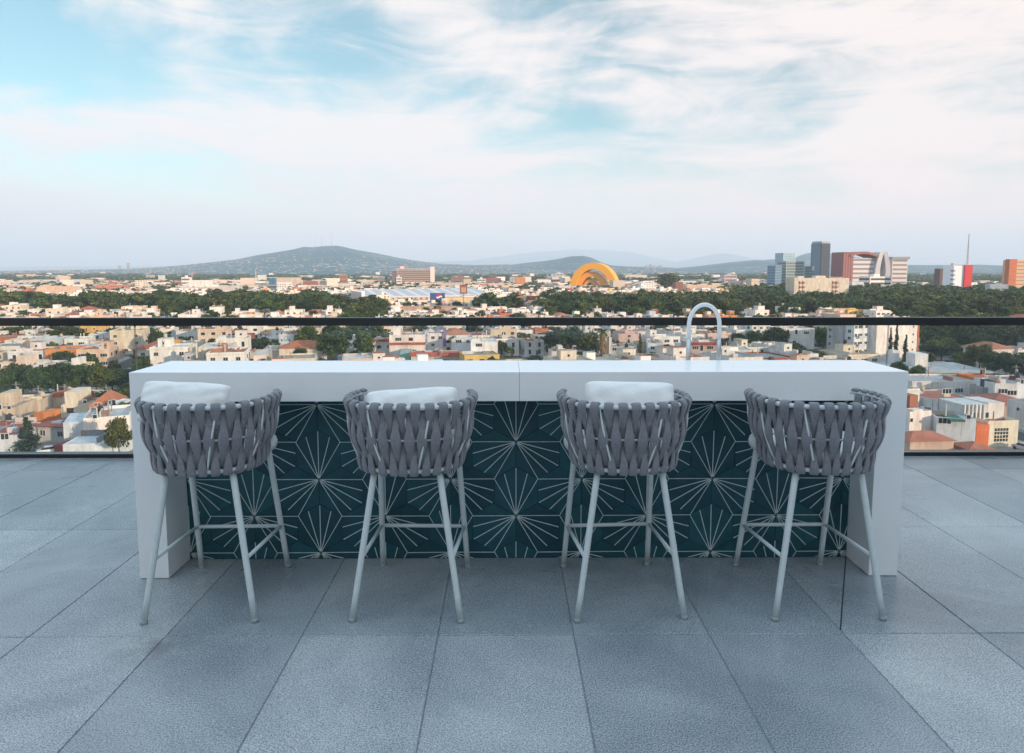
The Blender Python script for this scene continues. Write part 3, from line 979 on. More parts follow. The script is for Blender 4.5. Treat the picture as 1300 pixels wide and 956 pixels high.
def bands(root, w, depth, z0, z1, nfl, col=(.05, .06, .07), front_=True, left=False, right=False, frac=.5, inset=.06, mat='far', x0=None, name='window_band', y0=0.0):
    """one ribbon of windows per storey and side"""
    fh = (z1 - z0) / nfl
    hw = w / 2
    for k in range(nfl):
        a = z0 + fh * (k + .5 - frac / 2); b_ = a + fh * frac
        mb = MB()
        if front_: mb.box(-hw + w * .04, hw - w * .04, y0 - inset, y0 + .3, a, b_, col)
        if left: mb.box(-hw - inset, -hw + .3, y0 + depth * .05, y0 + depth * .95, a, b_, col)
        if right: mb.box(hw - .3, hw + inset, y0 + depth * .05, y0 + depth * .95, a, b_, col)
        mb.build(name, M[mat], root)

def block(name, label, cat, px0, px1, ytop, dist, depth, col, nfl=0, rz=0.0, top=None, bcol=(.05, .06, .07), left=False, right=False, frac=.45, roomcol=None, group=None):
    x, w, h = front(px0, px1, ytop, dist)
    r_ = lm_root(name, label, cat, x, dist, rz, group, keep=max(w, depth) * .55)
    mb = MB(); shell(mb, -w / 2, w / 2, 0, depth, 0, h, col, par=min(.9, h * .05), th=.3); mb.build('wall', M['masonry'], r_)
    mb = MB(); pr = min(.9, h * .05); mb.box(-w / 2 + .31, w / 2 - .31, .31, depth - .31, h - pr + .003, h - pr + .15, top or tuple(c * .7 for c in col)); mb.build('roof', M['masonry'], r_)
    if nfl: bands(r_, w, depth, h * .06, h * .97, nfl, bcol, True, left, right, frac)
    if roomcol:
        mb = MB(); mb.box(-w * .18, w * .12, depth * .3, depth * .7, h - pr + .155, h + 3.2, roomcol); mb.build('rooftop_room', M['masonry'], r_)
    return r_

WHT, CRM, PCH, GRY = (.80, .79, .77), (.74, .66, .54), (.72, .55, .44), (.45, .46, .47)

# concrete frame building, seven open storeys
x, w, h = front(503, 546, 341, 1450)
r_ = lm_root('office_building', 'long brown building of open concrete storeys beside the mountain foot', 'building', x, 1450, R(6), keep=50)
mb = MB(); mb.box(-w / 2 + 2, w / 2 - 1, 2.5, 24, 0, h - 3, (.10, .085, .08)); mb.build('wall', M['far'], r_)
for k in range(9):
    mb = MB(); z = h * (k + 1) / 9.0; mb.box(-w / 2, w / 2, 0, 25, z - 1.5, z, (.52, .40, .35)); mb.build('floor_slab', M['far'], r_)
mb = MB(); mb.box(w / 2 + .01, w / 2 + 9, -1, 22, 0, h + 4, (.72, .58, .52)); mb.build('stair_tower', M['far'], r_)
mb = MB(); mb.box(-w / 2 - 9, -w / 2 - .01, 3, 22, 0, h - 5, (.16, .11, .13)); mb.build('side_block', M['far'], r_)
mb = MB(); mb.box(-w / 2 + 8, -w / 2 + 16, 4, 12, h + .01, h + 5, (.6, .48, .42)); mb.build('rooftop_room', M['far'], r_)

# exhibition hall with finned end wall and long sloping roof
a = at_dist(461, 760)
r_ = lm_root('exhibition_hall', 'long low hall with a pale blue sloping roof and finned end wall', 'hall', a.x, 760, R(24))
for k in range(7): taken.append((a.x + 12 + k * 20, 775 + k * 9, 24))
hh = height_at(461, 372, 760) - GROUND
mb = MB(); mb.box(0, 150, .6, 60, 0, hh - 4, (.55, .50, .46)); mb.build('wall', M['far'], r_)
mb = MB()
for k in range(30):
    x0 = k * 5.0; cc = (.40, .43, .46) if k % 3 else (.58, .58, .58)
    mb.add([(x0, -1, hh - 4.6), (x0 + 4.99, -1, hh - 4.6), (x0 + 4.99, 60, hh + 2.2), (x0, 60, hh + 2.2)], [(0, 1, 2, 3)], cc)
mb.box(0, 150, -1, -.6, hh - 5.4, hh - 4.62, (.62, .6, .58)); mb.box(0, 150, 60, 60.5, 0, hh + 2.2, (.5, .5, .5)); mb.build('roof', M['far'], r_)
mb = MB(); mb.box(-.6, -.05, 0, 60, 0, hh + 1, (.14, .14, .16)); mb.build('end_wall', M['far'], r_)
for k in range(18):
    mb = MB(); mb.box(-1.3, -.62, k * 3.45, k * 3.45 + .9, 0, hh + 1.8, (.78, .70, .66)); mb.build('fin', M['far'], r_)
mb = MB(); mb.box(-2.4, 1, -.5, -.02, 0, hh + 2, (.78, .72, .68)); mb.build('corner_pier', M['far'], r_)
for k in range(22):
    mb = MB(); mb.box(5 + k * 6.4, 7.6 + k * 6.4, .45, .59, .5, hh - 6, (.18, .15, .14)); mb.build('opening', M['far'], r_)

# blue advertising hoarding with a round red, white and blue emblem
x, w, h = front(545.5, 564.5, 372, 735)
hb = height_at(555, 382, 735) - GROUND
r_ = lm_root('billboard', 'blue billboard with a round red, white and blue emblem', 'billboard', x, 735, R(4))
mb = MB(); mb.box(-w / 2, w / 2, 0, .5, hb, h, (.035, .075, .24)); mb.build('panel', M['far'], r_)
rr = (h - hb) * .36; z0 = (h + hb) / 2
def disc_part(name, col, f_lo, f_hi, yy):
    pts = []
    for k in range(25):
        t_ = k / 24; xx = -1 + 2 * t_; 
        pts.append((xx, min(f_hi(xx), math.sqrt(max(0, 1 - xx * xx)))))
    for k in range(25):
        t_ = 1 - k / 24; xx = -1 + 2 * t_
        pts.append((xx, max(f_lo(xx), -math.sqrt(max(0, 1 - xx * xx)))))
    mb = MB()
    n_ = 25
    vs = [(w * .12 + p[0] * rr, yy, z0 + p[1] * rr) for p in pts]
    fs = [(k, k + 1, 2 * n_ - 2 - k, 2 * n_ - 1 - k) for k in range(n_ - 1)]
    mb.add(vs, fs, col); mb.build(name, M['far'], r_)
disc_part('emblem_red', (.55, .03, .04), lambda u: .22 + .22 * math.sin(u * 2.6), lambda u: 2, -.12)
disc_part('emblem_white', (.85, .85, .85), lambda u: -2, lambda u: 2, -.06)
disc_part('emblem_blue', (.03, .10, .42), lambda u: -2, lambda u: -.28 + .22 * math.sin(u * 2.6), -.12)
for s_ in (-.35, .35):
    mb = MB(); mb.box(s_ * w - .3, s_ * w + .3, .52, 1.1, 0, h - 1, (.2, .2, .2)); mb.build('post', M['far'], r_)

# brown sign panel on a tall pole
x, w, h = front(583.5, 593, 362.5, 560)
r_ = lm_root('pole_sign', 'tall pole sign with a dark reddish square panel', 'sign', x, 560, keep=3)
hb = height_at(588, 373, 560) - GROUND
mb = MB(); mb.box(-w / 2, w / 2, 0, 1.2, hb, h, (.28, .10, .08)); mb.box(-w / 2 - .3, w / 2 + .3, .1, 1.0, h + .01, h + .5, (.1, .1, .1)); mb.build('panel', M['far'], r_)
mb = MB(); mb.box(-w * .32, w * .32, -.08, -.01, hb + w * .2, h - w * .25, (.45, .30, .22)); mb.build('panel_face', M['far'], r_)
mb = MB(); mb.cyl(0, .6, 0, hb, .45, .4, 10, (.30, .24, .20)); mb.build('pole', M['far'], r_)

# long tan wall just above the handrail
x, w, h = front(502, 592, 392.5, 520)
r_ = lm_root('warehouse', 'long tan warehouse wall with weathered patches, just above the handrail', 'warehouse', x, 540, R(3), keep=26)
taken.append((x - 20, 550, 16)); taken.append((x + 20, 550, 16))
mb = MB(); shell(mb, -w / 2, w / 2, 0, 18, 0, h + .4, (.50, .33, .24), par=.5); mb.build('wall', M['masonry'], r_)
mb = MB(); mb.box(-w / 2 + .2, w / 2 - .2, .2, 17.8, h - .095, h - .02, (.38, .3, .24)); mb.build('roof', M['masonry'], r_)
for k in range(5):
    mb = MB(); xx = -w / 2 + w * (k + .6) / 5; mb.box(xx - 1.2, xx + 1.2, -.08, .02, 2.2, 3.6, (.06, .05, .05)); mb.build('window', M['far'], r_)

# yellow arches: plain nested barrel arches
YEL = (.80, .40, .035)
r_ = lm_root('arch_monument', 'tall golden yellow arches, the big one over smaller nested arches, above the trees', 'arches', at_dist(753.5, 1150).x, 1150, R(-20), keep=46)
def barrel(name, cx, hw, ht, y0, y1, th, cz=0, lean=0):
    mb = MB(); n_ = 40; vs = []
    for k in range(n_ + 1):
        a_ = math.pi * k / n_
        for rw, rh, yy in ((hw, ht, y0), (hw - th, ht - th, y0), (hw - th, ht - th, y1), (hw, ht, y1)):
            vs.append((cx - rw * math.cos(a_), yy + lean * math.sin(a_), rh * math.sin(a_)))
    fs = []
    for k in range(n_):
        for j in range(4): fs.append((k * 4 + j, k * 4 + (j + 1) % 4, (k + 1) * 4 + (j + 1) % 4, (k + 1) * 4 + j))
    fs += [(0, 1, 2, 3), (n_ * 4 + 3, n_ * 4 + 2, n_ * 4 + 1, n_ * 4)]
    mb.add(vs, fs, YEL, smooth=False); mb.build(name, M['yellow'], r_)
M['yellow'] = simple('golden_yellow_panels', (.86, .38, .008), .45)
htA = height_at(753, 333.5, 1150) - GROUND
barrel('large_arch', 0, 39.5, htA, -4, 26, 10.5)
barrel('middle_arch', -5, 25, htA * .68, 3, 34, 8)
barrel('small_arch', -8, 12, htA * .40, 8, 36, 5)

# towers on the right
def tower(name, label, px0, px1, ytop, dist, depth, col, nfl, rz, gcol, **k): 
    return block(name, label, 'building', px0, px1, ytop, dist, depth, col, nfl, rz, None, gcol, **k)
r_ = tower('glass_tower', 'slim dark glass tower, the tallest on the right skyline', 1040, 1055, 309, 1400, 26, (.05, .06, .08), 22, R(24), (.03, .035, .05), left=True, frac=.72)
mb = MB(); x, w, h = front(1040, 1055, 309, 1400); mb.box(-w / 2 + 1, w / 2 - 1, 1, 25, h + .0, h + 4, (.3, .33, .36)); mb.build('roof_crown', M['far'], r_)
mb = MB(); mb.box(-w / 2 - .35, -w / 2 - .08, 2, 24, h * .05, h, (.10, .17, .24)); 
mb.build('glazed_side', M['far'], r_)
r_ = tower('glass_office', 'pale blue glass office block with the highest roof left of the dark tower', 993, 1010, 321, 1500, 30, (.42, .55, .62), 16, R(12), (.22, .36, .44), left=True, frac=.6)
r_ = tower('glass_office', 'broad green-grey glass office block in front of the pale blue one', 997, 1022, 331.5, 1250, 28, (.36, .42, .42), 9, R(10), (.10, .16, .17), left=True, frac=.62)
r_ = tower('glass_office', 'narrow steel-blue glass block at the left end of the office cluster', 984, 993, 337, 1240, 24, (.20, .34, .46), 8, R(14), (.08, .16, .24), left=True, frac=.6)
r_ = tower('glass_office', 'low teal glass block between the office blocks and the dark tower', 1022, 1034, 338, 1300, 24, (.18, .30, .32), 7, R(8), (.07, .14, .16), frac=.6)
# red and steel complex
x, w, h = front(1070, 1083, 320, 1200)
r_ = lm_root('mixed_use_complex', 'large red-brown and white complex with a curved roof and grey split tower', 'building', x, 1200, R(3), keep=60)
mb = MB(); mb.box(-w / 2, w / 2, 0, 40, 0, h, (.22, .065, .06)); mb.build('red_block', M['far'], r_)
for k in range(4):
    mb = MB(); xx = -w / 2 + w * (k + .5) / 4; mb.box(xx - .8, xx + .8, -.12, .1, 4, h - 3, (.34, .15, .13)); mb.build('window_strip', M['far'], r_)
x2, w2, h2 = front(1081, 1112, 328, 1200); ox = x2 - x
mb = MB(); mb.box(ox - w2 / 2, ox + w2 / 2, 4, 44, 0, h2, (.66, .60, .58)); mb.build('white_block', M['far'], r_)
for k in range(7):
    mb = MB(); z = h2 * (k + .45) / 7; mb.box(ox - w2 / 2 + 1, ox + w2 / 2 - 1, 3.85, 4.2, z, z + h2 / 7 * .42, (.22, .22, .25)); mb.build('window_band', M['far'], r_)
mb = MB(); vs = []; n_ = 14
for k in range(n_ + 1):
    t_ = k / n_; xx = w / 2 - 6 + (ox + w2 / 2 + 10 - w / 2) * t_; zz = h2 + 4 + 7.5 * math.sin(math.pi * min(1, t_ * .85 + .1))
    vs += [(xx, -2, zz), (xx, 44, zz), (xx, 44, zz - 4), (xx, -2, zz - 4)]
mb.add(vs, [(k * 4 + j, k * 4 + (j + 1) % 4, k * 4 + 4 + (j + 1) % 4, k * 4 + 4 + j) for k in range(n_) for j in range(4)] + [(0, 1, 2, 3), (n_ * 4 + 3, n_ * 4 + 2, n_ * 4 + 1, n_ * 4)], (.30, .10, .08))
mb.build('curved_roof', M['far'], r_)
x3, w3, h3 = front(1112, 1134, 320, 1195); ox3 = x3 - x
for sgn in (-1, 1):
    mb = MB(); vs = []
    for k in range(9):
        t_ = k / 8; cxx = ox3 + sgn * (w3 * .20 + w3 * .16 * math.sin(math.pi * t_) - w3 * .10 * t_); hwid = w3 * (.17 - .05 * t_)
        z = h3 * (.02 + .98 * t_)
        vs += [(cxx - hwid, -3, z), (cxx + hwid, -3, z), (cxx + hwid, 26, z), (cxx - hwid, 26, z)]
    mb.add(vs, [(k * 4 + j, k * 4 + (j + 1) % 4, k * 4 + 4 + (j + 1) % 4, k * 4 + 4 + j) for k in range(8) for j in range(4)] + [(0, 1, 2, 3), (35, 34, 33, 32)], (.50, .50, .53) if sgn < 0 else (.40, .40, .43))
    mb.build('curved_tower', M['far'], r_)
x4, w4, h4 = front(1134, 1154, 329, 1210); ox4 = x4 - x
mb = MB(); mb.box(ox4 - w4 / 2, ox4 + w4 / 2, 8, 44, 0, h4, (.60, .54, .52)); mb.build('right_wing', M['far'], r_)
mb = MB(); mb.box(ox4 - w4 / 2 - 2, ox4 + w4 / 2 + 2, 6, 46, h4 + .01, h4 + 4, (.28, .26, .26)); mb.build('wing_roof', M['far'], r_)
for k in range(7):
    mb = MB(); z = h4 * (k + .45) / 7; mb.box(ox4 - w4 / 2 + 1, ox4 + w4 / 2 - 1, 7.85, 8.2, z, z + h4 / 7 * .42, (.20, .2, .22)); mb.build('window_band', M['far'], r_)

# cream block with two brown patterned window panels
x, w, h = front(1008.5, 1079.5, 353, 700)
r_ = lm_root('cream_building', 'plain cream block with two columns of brown patterned screens', 'building', x, 700, R(2), keep=38)
mb = MB(); shell(mb, -w / 2, w / 2, 0, 20, 0, h, (.66, .60, .50), par=.8, th=.3); mb.build('wall', M['masonry'], r_)
mb = MB(); mb.box(-w / 2 + .31, w / 2 - .31, .31, 19.7, h - .797, h - .6, (.5, .45, .4)); mb.build('roof', M['masonry'], r_)
mb = MB(); mb.box(-w * .08, w * .10, 4, 12, h - .595, h + 2.2, (.72, .66, .58)); mb.build('rooftop_room', M['masonry'], r_)
mb = MB(); mb.box(-w * .42, -w * .30, 3, 8, h - .595, h + 1.8, (.72, .62, .52)); mb.build('parapet_block', M['masonry'], r_)
mb = MB(); mb.box(w * .2, w * .45, 6, 10, h - .595, h + 1.0, (.45, .25, .18)); mb.build('parapet_block', M['masonry'], r_)
for cx in (-w * .42, w * .185):
    for rz_ in range(3):
        mb = MB(); z = h * .5 + rz_ * 4.2
        for i in range(4):
            for j in range(3):
                if (i + j) % 2 == 0 or j == 1: mb.box(cx + i * 1.7, cx + i * 1.7 + 1.55, -.12, .05, z + j * 1.1 - 1.4, z + j * 1.1 - .4, (.14, .05, .035))
        mb.build('window_screen', M['far'], r_)

block('white_apartment_building', 'small white banded apartment block between the cream block and the steel complex', 'building', 1104, 1134, 351, 950, 24, WHT, 4, R(8), roomcol=WHT, left=True)
# white and red slab with mast
x, w, h = front(1211, 1224, 337, 900)
r_ = lm_root('slab_tower', 'narrow tower, white on its left half and red on its right half', 'building', x, 900, R(0), keep=16)
mb = MB(); mb.box(-w / 2, w / 2, 0, 22, 0, h, (.78, .80, .84)); mb.build('white_wall', M['far'], r_)
mb = MB(); mb.box(w / 2 + .01, w / 2 + 9.6, -2, 20, 0, h + .6, (.58, .03, .03)); mb.build('red_wall', M['far'], r_)
mb = MB(); mb.box(-w / 2 + 1, -w / 2 + 3, 4, 8, h + .01, h + 3, (.5, .4, .35)); mb.build('rooftop_room', M['far'], r_)
for k in range(6):
    mb = MB(); z = h * (k + .8) / 7.2; mb.box(-w / 2 - .1, -w / 2 + 2.2, -.1, 6, z, z + 2, (.25, .28, .33)); mb.build('window', M['far'], r_)

def mast(label, px, ytop, dist, wbase, cols, name='lattice_mast', segs=24, w_top=.3):
    x, _, h = front(px, px + 1, ytop, dist)
    r_ = lm_root(name, label, 'mast', x, dist)
    mb = MB()
    for k in range(segs):
        z0, z1 = h * k / segs, h * (k + 1) / segs
        w0, w1 = wbase + (w_top - wbase) * k / segs, wbase + (w_top - wbase) * (k + 1) / segs
        cc = cols[k % len(cols)]
        C4 = [(-1, -1), (1, -1), (1, 1), (-1, 1)]
        th = max(.10, dist * .00016)
        for i, (a_, b_) in enumerate(C4):
            mb.tube([(a_ * w0 / 2, b_ * w0 / 2, z0), (a_ * w1 / 2, b_ * w1 / 2, z1)], th, 4, cc, cap=False)
            c_, d_ = C4[(i + 1) % 4]
            mb.tube([(a_ * w0 / 2, b_ * w0 / 2, z0), (c_ * w1 / 2, d_ * w1 / 2, z1)], th * .6, 4, cc, cap=False)
    mb.build('lattice', M['far'], r_)
    mb = MB(); mb.box(-w_top, w_top, -w_top, w_top, h + .002, h + 1.5, (.3, .3, .3)); mb.build('mast_head', M['far'], r_)
    return r_
mast('tall thin grey lattice mast rising behind the white and red tower', 1227, 298, 930, 3.2, [(.35, .33, .34), (.35, .2, .2)])
mast('red and white striped lattice mast above the handrail near the left edge', 65, 376, 540, 2.4, [(.60, .09, .05)] * 3 + [(.75, .72, .70)] * 3, w_top=1.2)
mast('thin striped radio mast standing in front of the far plain, right of the arches', 849, 340, 1700, 3, [(.55, .2, .18), (.7, .65, .65)])
mast('short dark red mast among the houses left of the cream block', 942, 350, 800, 1.6, [(.20, .06, .05)])
mast('pale thin mast on the left above the dark tree belt', 324, 343, 1300, 2.4, [(.6, .6, .62)])
for p_, y_ in ((401, 296), (409, 299), (423, 298), (393, 302)):
    pass

x, w, h = front(1193.5, 1199, 341, 940)
block('dark_tower', 'narrow dark brown tower left of the white and red one', 'building', 1193.5, 1199, 341, 940, 10, (.14, .09, .09), 0, R(10))
r_ = block('orange_building', 'orange building with a banded tan wing at the right edge of the skyline', 'building', 1281, 1291, 329, 1000, 8, (.50, .15, .05), 8, R(4), bcol=(.50, .13, .05), frac=.3)
x, w, h = front(1291.5, 1334, 330, 1005)
x0_, w0_, h0_ = front(1281, 1291, 329, 1000)
mb = MB(); mb.box(w0_ / 2 + .02, w0_ / 2 + w, 1, 26, 0, h, (.58, .36, .22)); mb.build('side_wing', M['far'], r_)
for k in range(9):
    mb = MB(); z = h * (k + .5) / 9.3; mb.box(w0_ / 2 + 1, w0_ / 2 + w - 1, .85, 1.2, z, z + 1.7, (.30, .20, .15)); mb.build('window_band', M['far'], r_)

# assorted mid-distance blocks, each with its own look
SB = [
 ('white_tower_block', 'small white tower block near the left edge, far beyond the tree belt', 70, 76, 351, 1700, 12, WHT, 6, 4),
 ('white_warehouse', 'bright white box building with a plain wall on the left, above the tree belt', 240, 264, 356, 1050, 24, (.82, .80, .76), 0, 8),
 ('white_tower_block', 'narrow white block standing left of the bright white box building', 230, 240, 352, 1250, 16, WHT, 3, 10),
 ('grey_factory', 'low grey factory with a blank wall right of the bright white box', 276, 303, 363, 900, 22, (.52, .50, .50), 0, 12),
 ('peach_building', 'peach stepped building left of the tree belt, behind the striped mast', 46, 86, 364, 830, 26, (.70, .50, .38), 0, 6),
 ('white_warehouse', 'flat white building low above the trees at the left', 186, 205, 368, 760, 18, WHT, 0, 5),
 ('blue_glass_block', 'small dark blue block beside the beige shed left of the mountain', 341, 347, 353, 1150, 14, (.05, .18, .30), 0, 0),
 ('shopping_hall', 'beige shed building left of the concrete frame building', 346, 378, 352.5, 1200, 26, (.62, .52, .44), 0, 5),
 ('red_hall', 'dull red hall right of the beige shed building', 384, 400, 357, 1150, 20, (.34, .12, .10), 0, 5),
 ('orange_brown_block', 'orange brown little block at the foot of the mountain', 431, 440, 349, 1350, 14, (.42, .20, .10), 3, 5),
 ('white_tower_block', 'white slab in front of the concrete frame building', 503, 509, 352, 1250, 12, WHT, 4, 4),
 ('yellow_building', 'low golden building stretching right of the billboard', 566, 640, 378, 640, 20, (.72, .54, .30), 0, 4),
 ('beige_hall', 'long beige hall under the yellow arches', 655, 716, 372, 1050, 30, (.60, .48, .34), 0, 3),
 ('apartment_building', 'dark brown and cream apartment block left of the white balcony block', 655, 668, 376, 560, 16, (.34, .22, .18), 6, 8),
 ('apartment_building', 'white stepped balcony block standing below the yellow arches', 704, 733, 377, 600, 18, WHT, 5, 14),
 ('apartment_building', 'pinkish stepped apartment block right of the yellow arches', 812, 846, 370, 760, 22, (.70, .58, .52), 6, -6),
 ('apartment_building', 'narrow brick apartment slab right below the yellow arches', 804, 812, 374, 755, 20, (.34, .14, .09), 6, -6),
 ('brick_block', 'small block with a brown top and white base right of the round tree', 858, 868, 358, 950, 14, (.24, .12, .09), 0, 4),
 ('white_warehouse', 'long white warehouse on the plain right of the arches', 794, 822, 349, 1900, 30, (.66, .60, .54), 0, 4),
 ('peach_hall', 'long peach hall in front of the office cluster', 872, 920, 362, 1000, 26, (.68, .50, .36), 0, 3),
 ('white_building', 'pale building with a pink front far right of the arches', 920, 936, 349, 1500, 20, (.62, .52, .52), 3, 3),
 ('dark_brown_building', 'dark brown mid-size building left of the yellow arches', 572, 600, 352, 1500, 24, (.30, .14, .13), 3, 5),
 ('red_hall', 'dull red shopping hall right of the concrete frame building', 617, 636, 353, 1450, 24, (.36, .10, .09), 2, 3),
 ('white_building', 'little pale block on the plain between frame building and arches', 606, 617, 354, 1400, 18, (.72, .68, .66), 3, 4),
 ('grey_building', 'small grey angular building among trees right of the red tower', 1260, 1280, 361, 700, 16, (.50, .56, .62), 0, -20),
 ('white_building', 'low white building among the trees beneath the steel complex', 1082, 1098, 358, 900, 16, (.62, .66, .70), 0, 6),
 ('orange_block', 'low orange block left of the yellow arches', 655, 667, 352, 1300, 14, (.62, .26, .12), 0, 2),
 ('pale_tower', 'pale far tower alone on the plain right of the frame building', 705, 716, 347, 1700, 20, (.66, .60, .56), 4, 3),
]
for nm, lab, p0, p1, yt_, ds, dp, cl_, nf, rzd in SB:
    block(nm, lab, 'building', p0, p1, yt_, ds, dp, cl_, nf, R(rzd), left=rzd > 3, roomcol=tuple(c * .9 for c in cl_) if nf > 2 else None, bcol=(.14, .12, .12))
# brown block: white base
# cluster of far high-rises on the horizon
for i, (p0, p1, yt_, ds, lab) in enumerate([(820, 823, 337, 4600, 'faint far high-rise, leftmost of the cluster on the horizon'), (824.5, 827.5, 335.5, 4700, 'faint far high-rise, second and tallest of the cluster on the horizon'),
        (829, 832, 337, 4600, 'faint far high-rise, third of the cluster on the horizon'), (833.5, 836, 338, 4650, 'faint far high-rise, fourth of the cluster on the horizon'), (836.8, 840, 336.5, 4700, 'faint far high-rise, rightmost of the cluster on the horizon'),
        (161, 163.6, 333.5, 5200, 'tiny far tower standing alone on the left horizon'), (150, 152, 337, 5200, 'tiny far tower just left of the lone horizon tower')]):
    block('high_rise', lab, 'building', p0, p1, yt_, ds, 18, (.34, .36, .38), 0, 0, group='far high-rises on the horizon')

# ---------------------------------------------------------------- right side: white apartment block under the handrail
def facade_root(name, label, cat, px, py, rz, group=None):
    p = ground_at(px, py); r_ = empty(name, (p.x, p.y, GROUND), rz); tag(r_, label, cat, group); LM.append(r_); return r_
p0 = ground_at(1112, 462)
r_ = lm_root('white_apartment_building', 'five-storey white apartment block with blue-grey windows behind three cypresses', 'building', p0.x, p0.y, R(25))
taken.append((p0.x + 8, p0.y + 10, 22)); taken.append((p0.x - 8, p0.y + 12, 14))
H5 = 17.4
mb = MB(); shell(mb, -.5, 23, 0, 13, 0, H5 - 2.4, (.80, .76, .74), .6); mb.build('wall', M['masonry'], r_)
mb = MB(); mb.box(-.3, 22.8, .2, 12.8, H5 - 2.995, H5 - 2.9, (.5, .5, .5)); mb.build('roof', M['masonry'], r_)
mb = MB(); shell(mb, -9, -.55, 3, 15, 0, H5 - 1.5, (.74, .77, .80), .6); mb.build('side_wing', M['masonry'], r_)
mb = MB(); mb.box(-10.5, -9.05, 7, 14, 0, H5 - 3, (.42, .44, .46)); mb.build('stair_tower', M['masonry'], r_)
mb = MB(); mb.box(23.01, 23.6, -.3, 13, 0, H5 - 2.2, (.60, .20, .07)); mb.build('orange_end_strip', M['masonry'], r_)
for fl in range(5):
    for xx in (-8, -5.6, -2.4): link('window', WIN['std'] if xx != -5.6 else WIN['wide'], r_, (xx, 3, 1.0 + fl * 3.1))
    for yy in (5, 12.5): link('window', WIN['std'], r_, (-9 if yy < 7 else -10.5, yy, 1.0 + fl * 2.7), -math.pi / 2)
    link('window', WIN['small'], r_, (20.5, 0, 1.0 + fl * 3.0))
    if fl < 4:
        mb = MB(); mb.box(-7.4, -3.8, 2.0, 2.99, .45 + fl * 3.1, .6 + fl * 3.1, (.7, .72, .74)); mb.box(-7.4, -3.8, 1.95, 2.05, .6 + fl * 3.1, 1.5 + fl * 3.1, (.55, .62, .66)); mb.build('balcony', M['masonry'], r_)
# ---------------------------------------------------------------- hand-set buildings in the two near corners
NEAR = []
def nb(name, label, px0, px1, ybase, ytop, depth, col, rz=0, roofc=(.35, .33, .31), wins=(), par=.4, pitched=False, parts=(), cat='house', store=2, sides=True):
    """front wall spans px0..px1 with its foot seen at row ybase and its top at row ytop"""
    a, b_ = ground_at(px0, ybase), ground_at(px1, ybase)
    x, y = (a.x + b_.x) / 2, (a.y + b_.y) / 2
    w = (b_ - a).length; h = height_at((px0 + px1) / 2, ytop, y) - GROUND
    root = empty(name, (x, y, GROUND), R(rz)); tag(root, label, cat)
    taken.append((x - math.sin(R(rz)) * depth / 2, y + math.cos(R(rz)) * depth / 2, max(w, depth) * .58))
    mb = MB()
    if pitched:
        mb.box(-w / 2, w / 2, 0, depth, 0, h, col); mb.build('wall', M['masonry'], root)
        e = .5; rh = pitched; rb = MB()
        X0_, X1_, Y0_, Y1_ = -w / 2 - e, w / 2 + e, -e, depth + e
        if w >= depth: r0, r1 = (-w / 2 + depth / 2.2, depth / 2, h + rh), (w / 2 - depth / 2.2, depth / 2, h + rh)
        else: r0, r1 = (0, w / 2.2, h + rh), (0, depth - w / 2.2, h + rh)
        z_ = h + .003; vs = [(X0_, Y0_, z_), (X1_, Y0_, z_), (X1_, Y1_, z_), (X0_, Y1_, z_), r0, r1]
        fs = [(0, 1, 5, 4), (1, 2, 5), (2, 3, 4, 5), (3, 0, 4), (3, 2, 1, 0)] if w >= depth else [(0, 1, 4), (1, 2, 5, 4), (2, 3, 5), (3, 0, 4, 5), (3, 2, 1, 0)]
        rb.add(vs, fs, roofc); rb.build('roof', M['masonry'], root)
    else:
        shell(mb, -w / 2, w / 2, 0, depth, 0, h, col, par)
        rq = random.Random(int(px0 * 7 + ytop))
        if w > 5:
            for q in range(rq.randint(3, 6)):
                bx, by = rq.uniform(-w / 2 + 1, w / 2 - 1), rq.uniform(1.5, depth - 1); sw, sd_, sh = rq.choice([(.5, .5, .5), (.8, .5, 1.0), (2.2, .12, 1.1), (.12, 2.2, 1.1), (1.2, 1.0, .6), (.09, .09, 2.2), (.09, .09, 2.8)])
                mb.box(max(-w / 2 + .3, bx - sw), min(w / 2 - .3, bx + sw), max(.3, by - sd_), min(depth - .3, by + sd_), h - par, h - par + .08 + sh, rq.choice([col, col, (.62, .60, .58), (.40, .20, .14), (.25, .24, .24)]))
            if rq.random() < .6: link('water_tank', TANK[rq.choice(['black', 'beige'])], root, (rq.uniform(-w / 2 + 1, w / 2 - 1), rq.uniform(depth * .5, depth - 1), h - par + .06))
        mb.build('wall', M['masonry'], root)
        rb = MB(); rb.box(-w / 2 + .19, w / 2 - .19, .19, depth - .19, h - par + .003, h - par + .06, roofc); rb.build('roof', M['masonry'], root)
    for kind, fx, z, *side in wins:
        if side and side[0] == 'l': link('window', WIN[kind], root, (-w / 2, depth * fx, z), -math.pi / 2)
        elif side and side[0] == 'r': link('window', WIN[kind], root, (w / 2, depth * fx, z), math.pi / 2)
        else: link('window', WIN[kind], root, (-w / 2 + w * fx, 0, z))
    for nm, bx, c_, *kw in parts:      # extra boxes as fractions of width/depth, metres in z
        mb = MB(); fx0, fx1, fy0, fy1, z0, z1 = bx
        if z1 and z0 > h - par: dz = z0 - (h - par + .065); z0 -= dz; z1 -= dz      # roof pieces stand on the roof
        mb.box(-w / 2 + w * fx0, -w / 2 + w * fx1, depth * fy0, depth * fy1, z0, z1 if z1 else h, c_); mb.build(nm, M['masonry'], root)
    root['_h'] = h; root['_w'] = w
    NEAR.append(root)
    return root, w, h
W_, C_, P_, T_ = (.80, .79, .77), (.76, .67, .53), (.74, .56, .44), (.40, .13, .08)
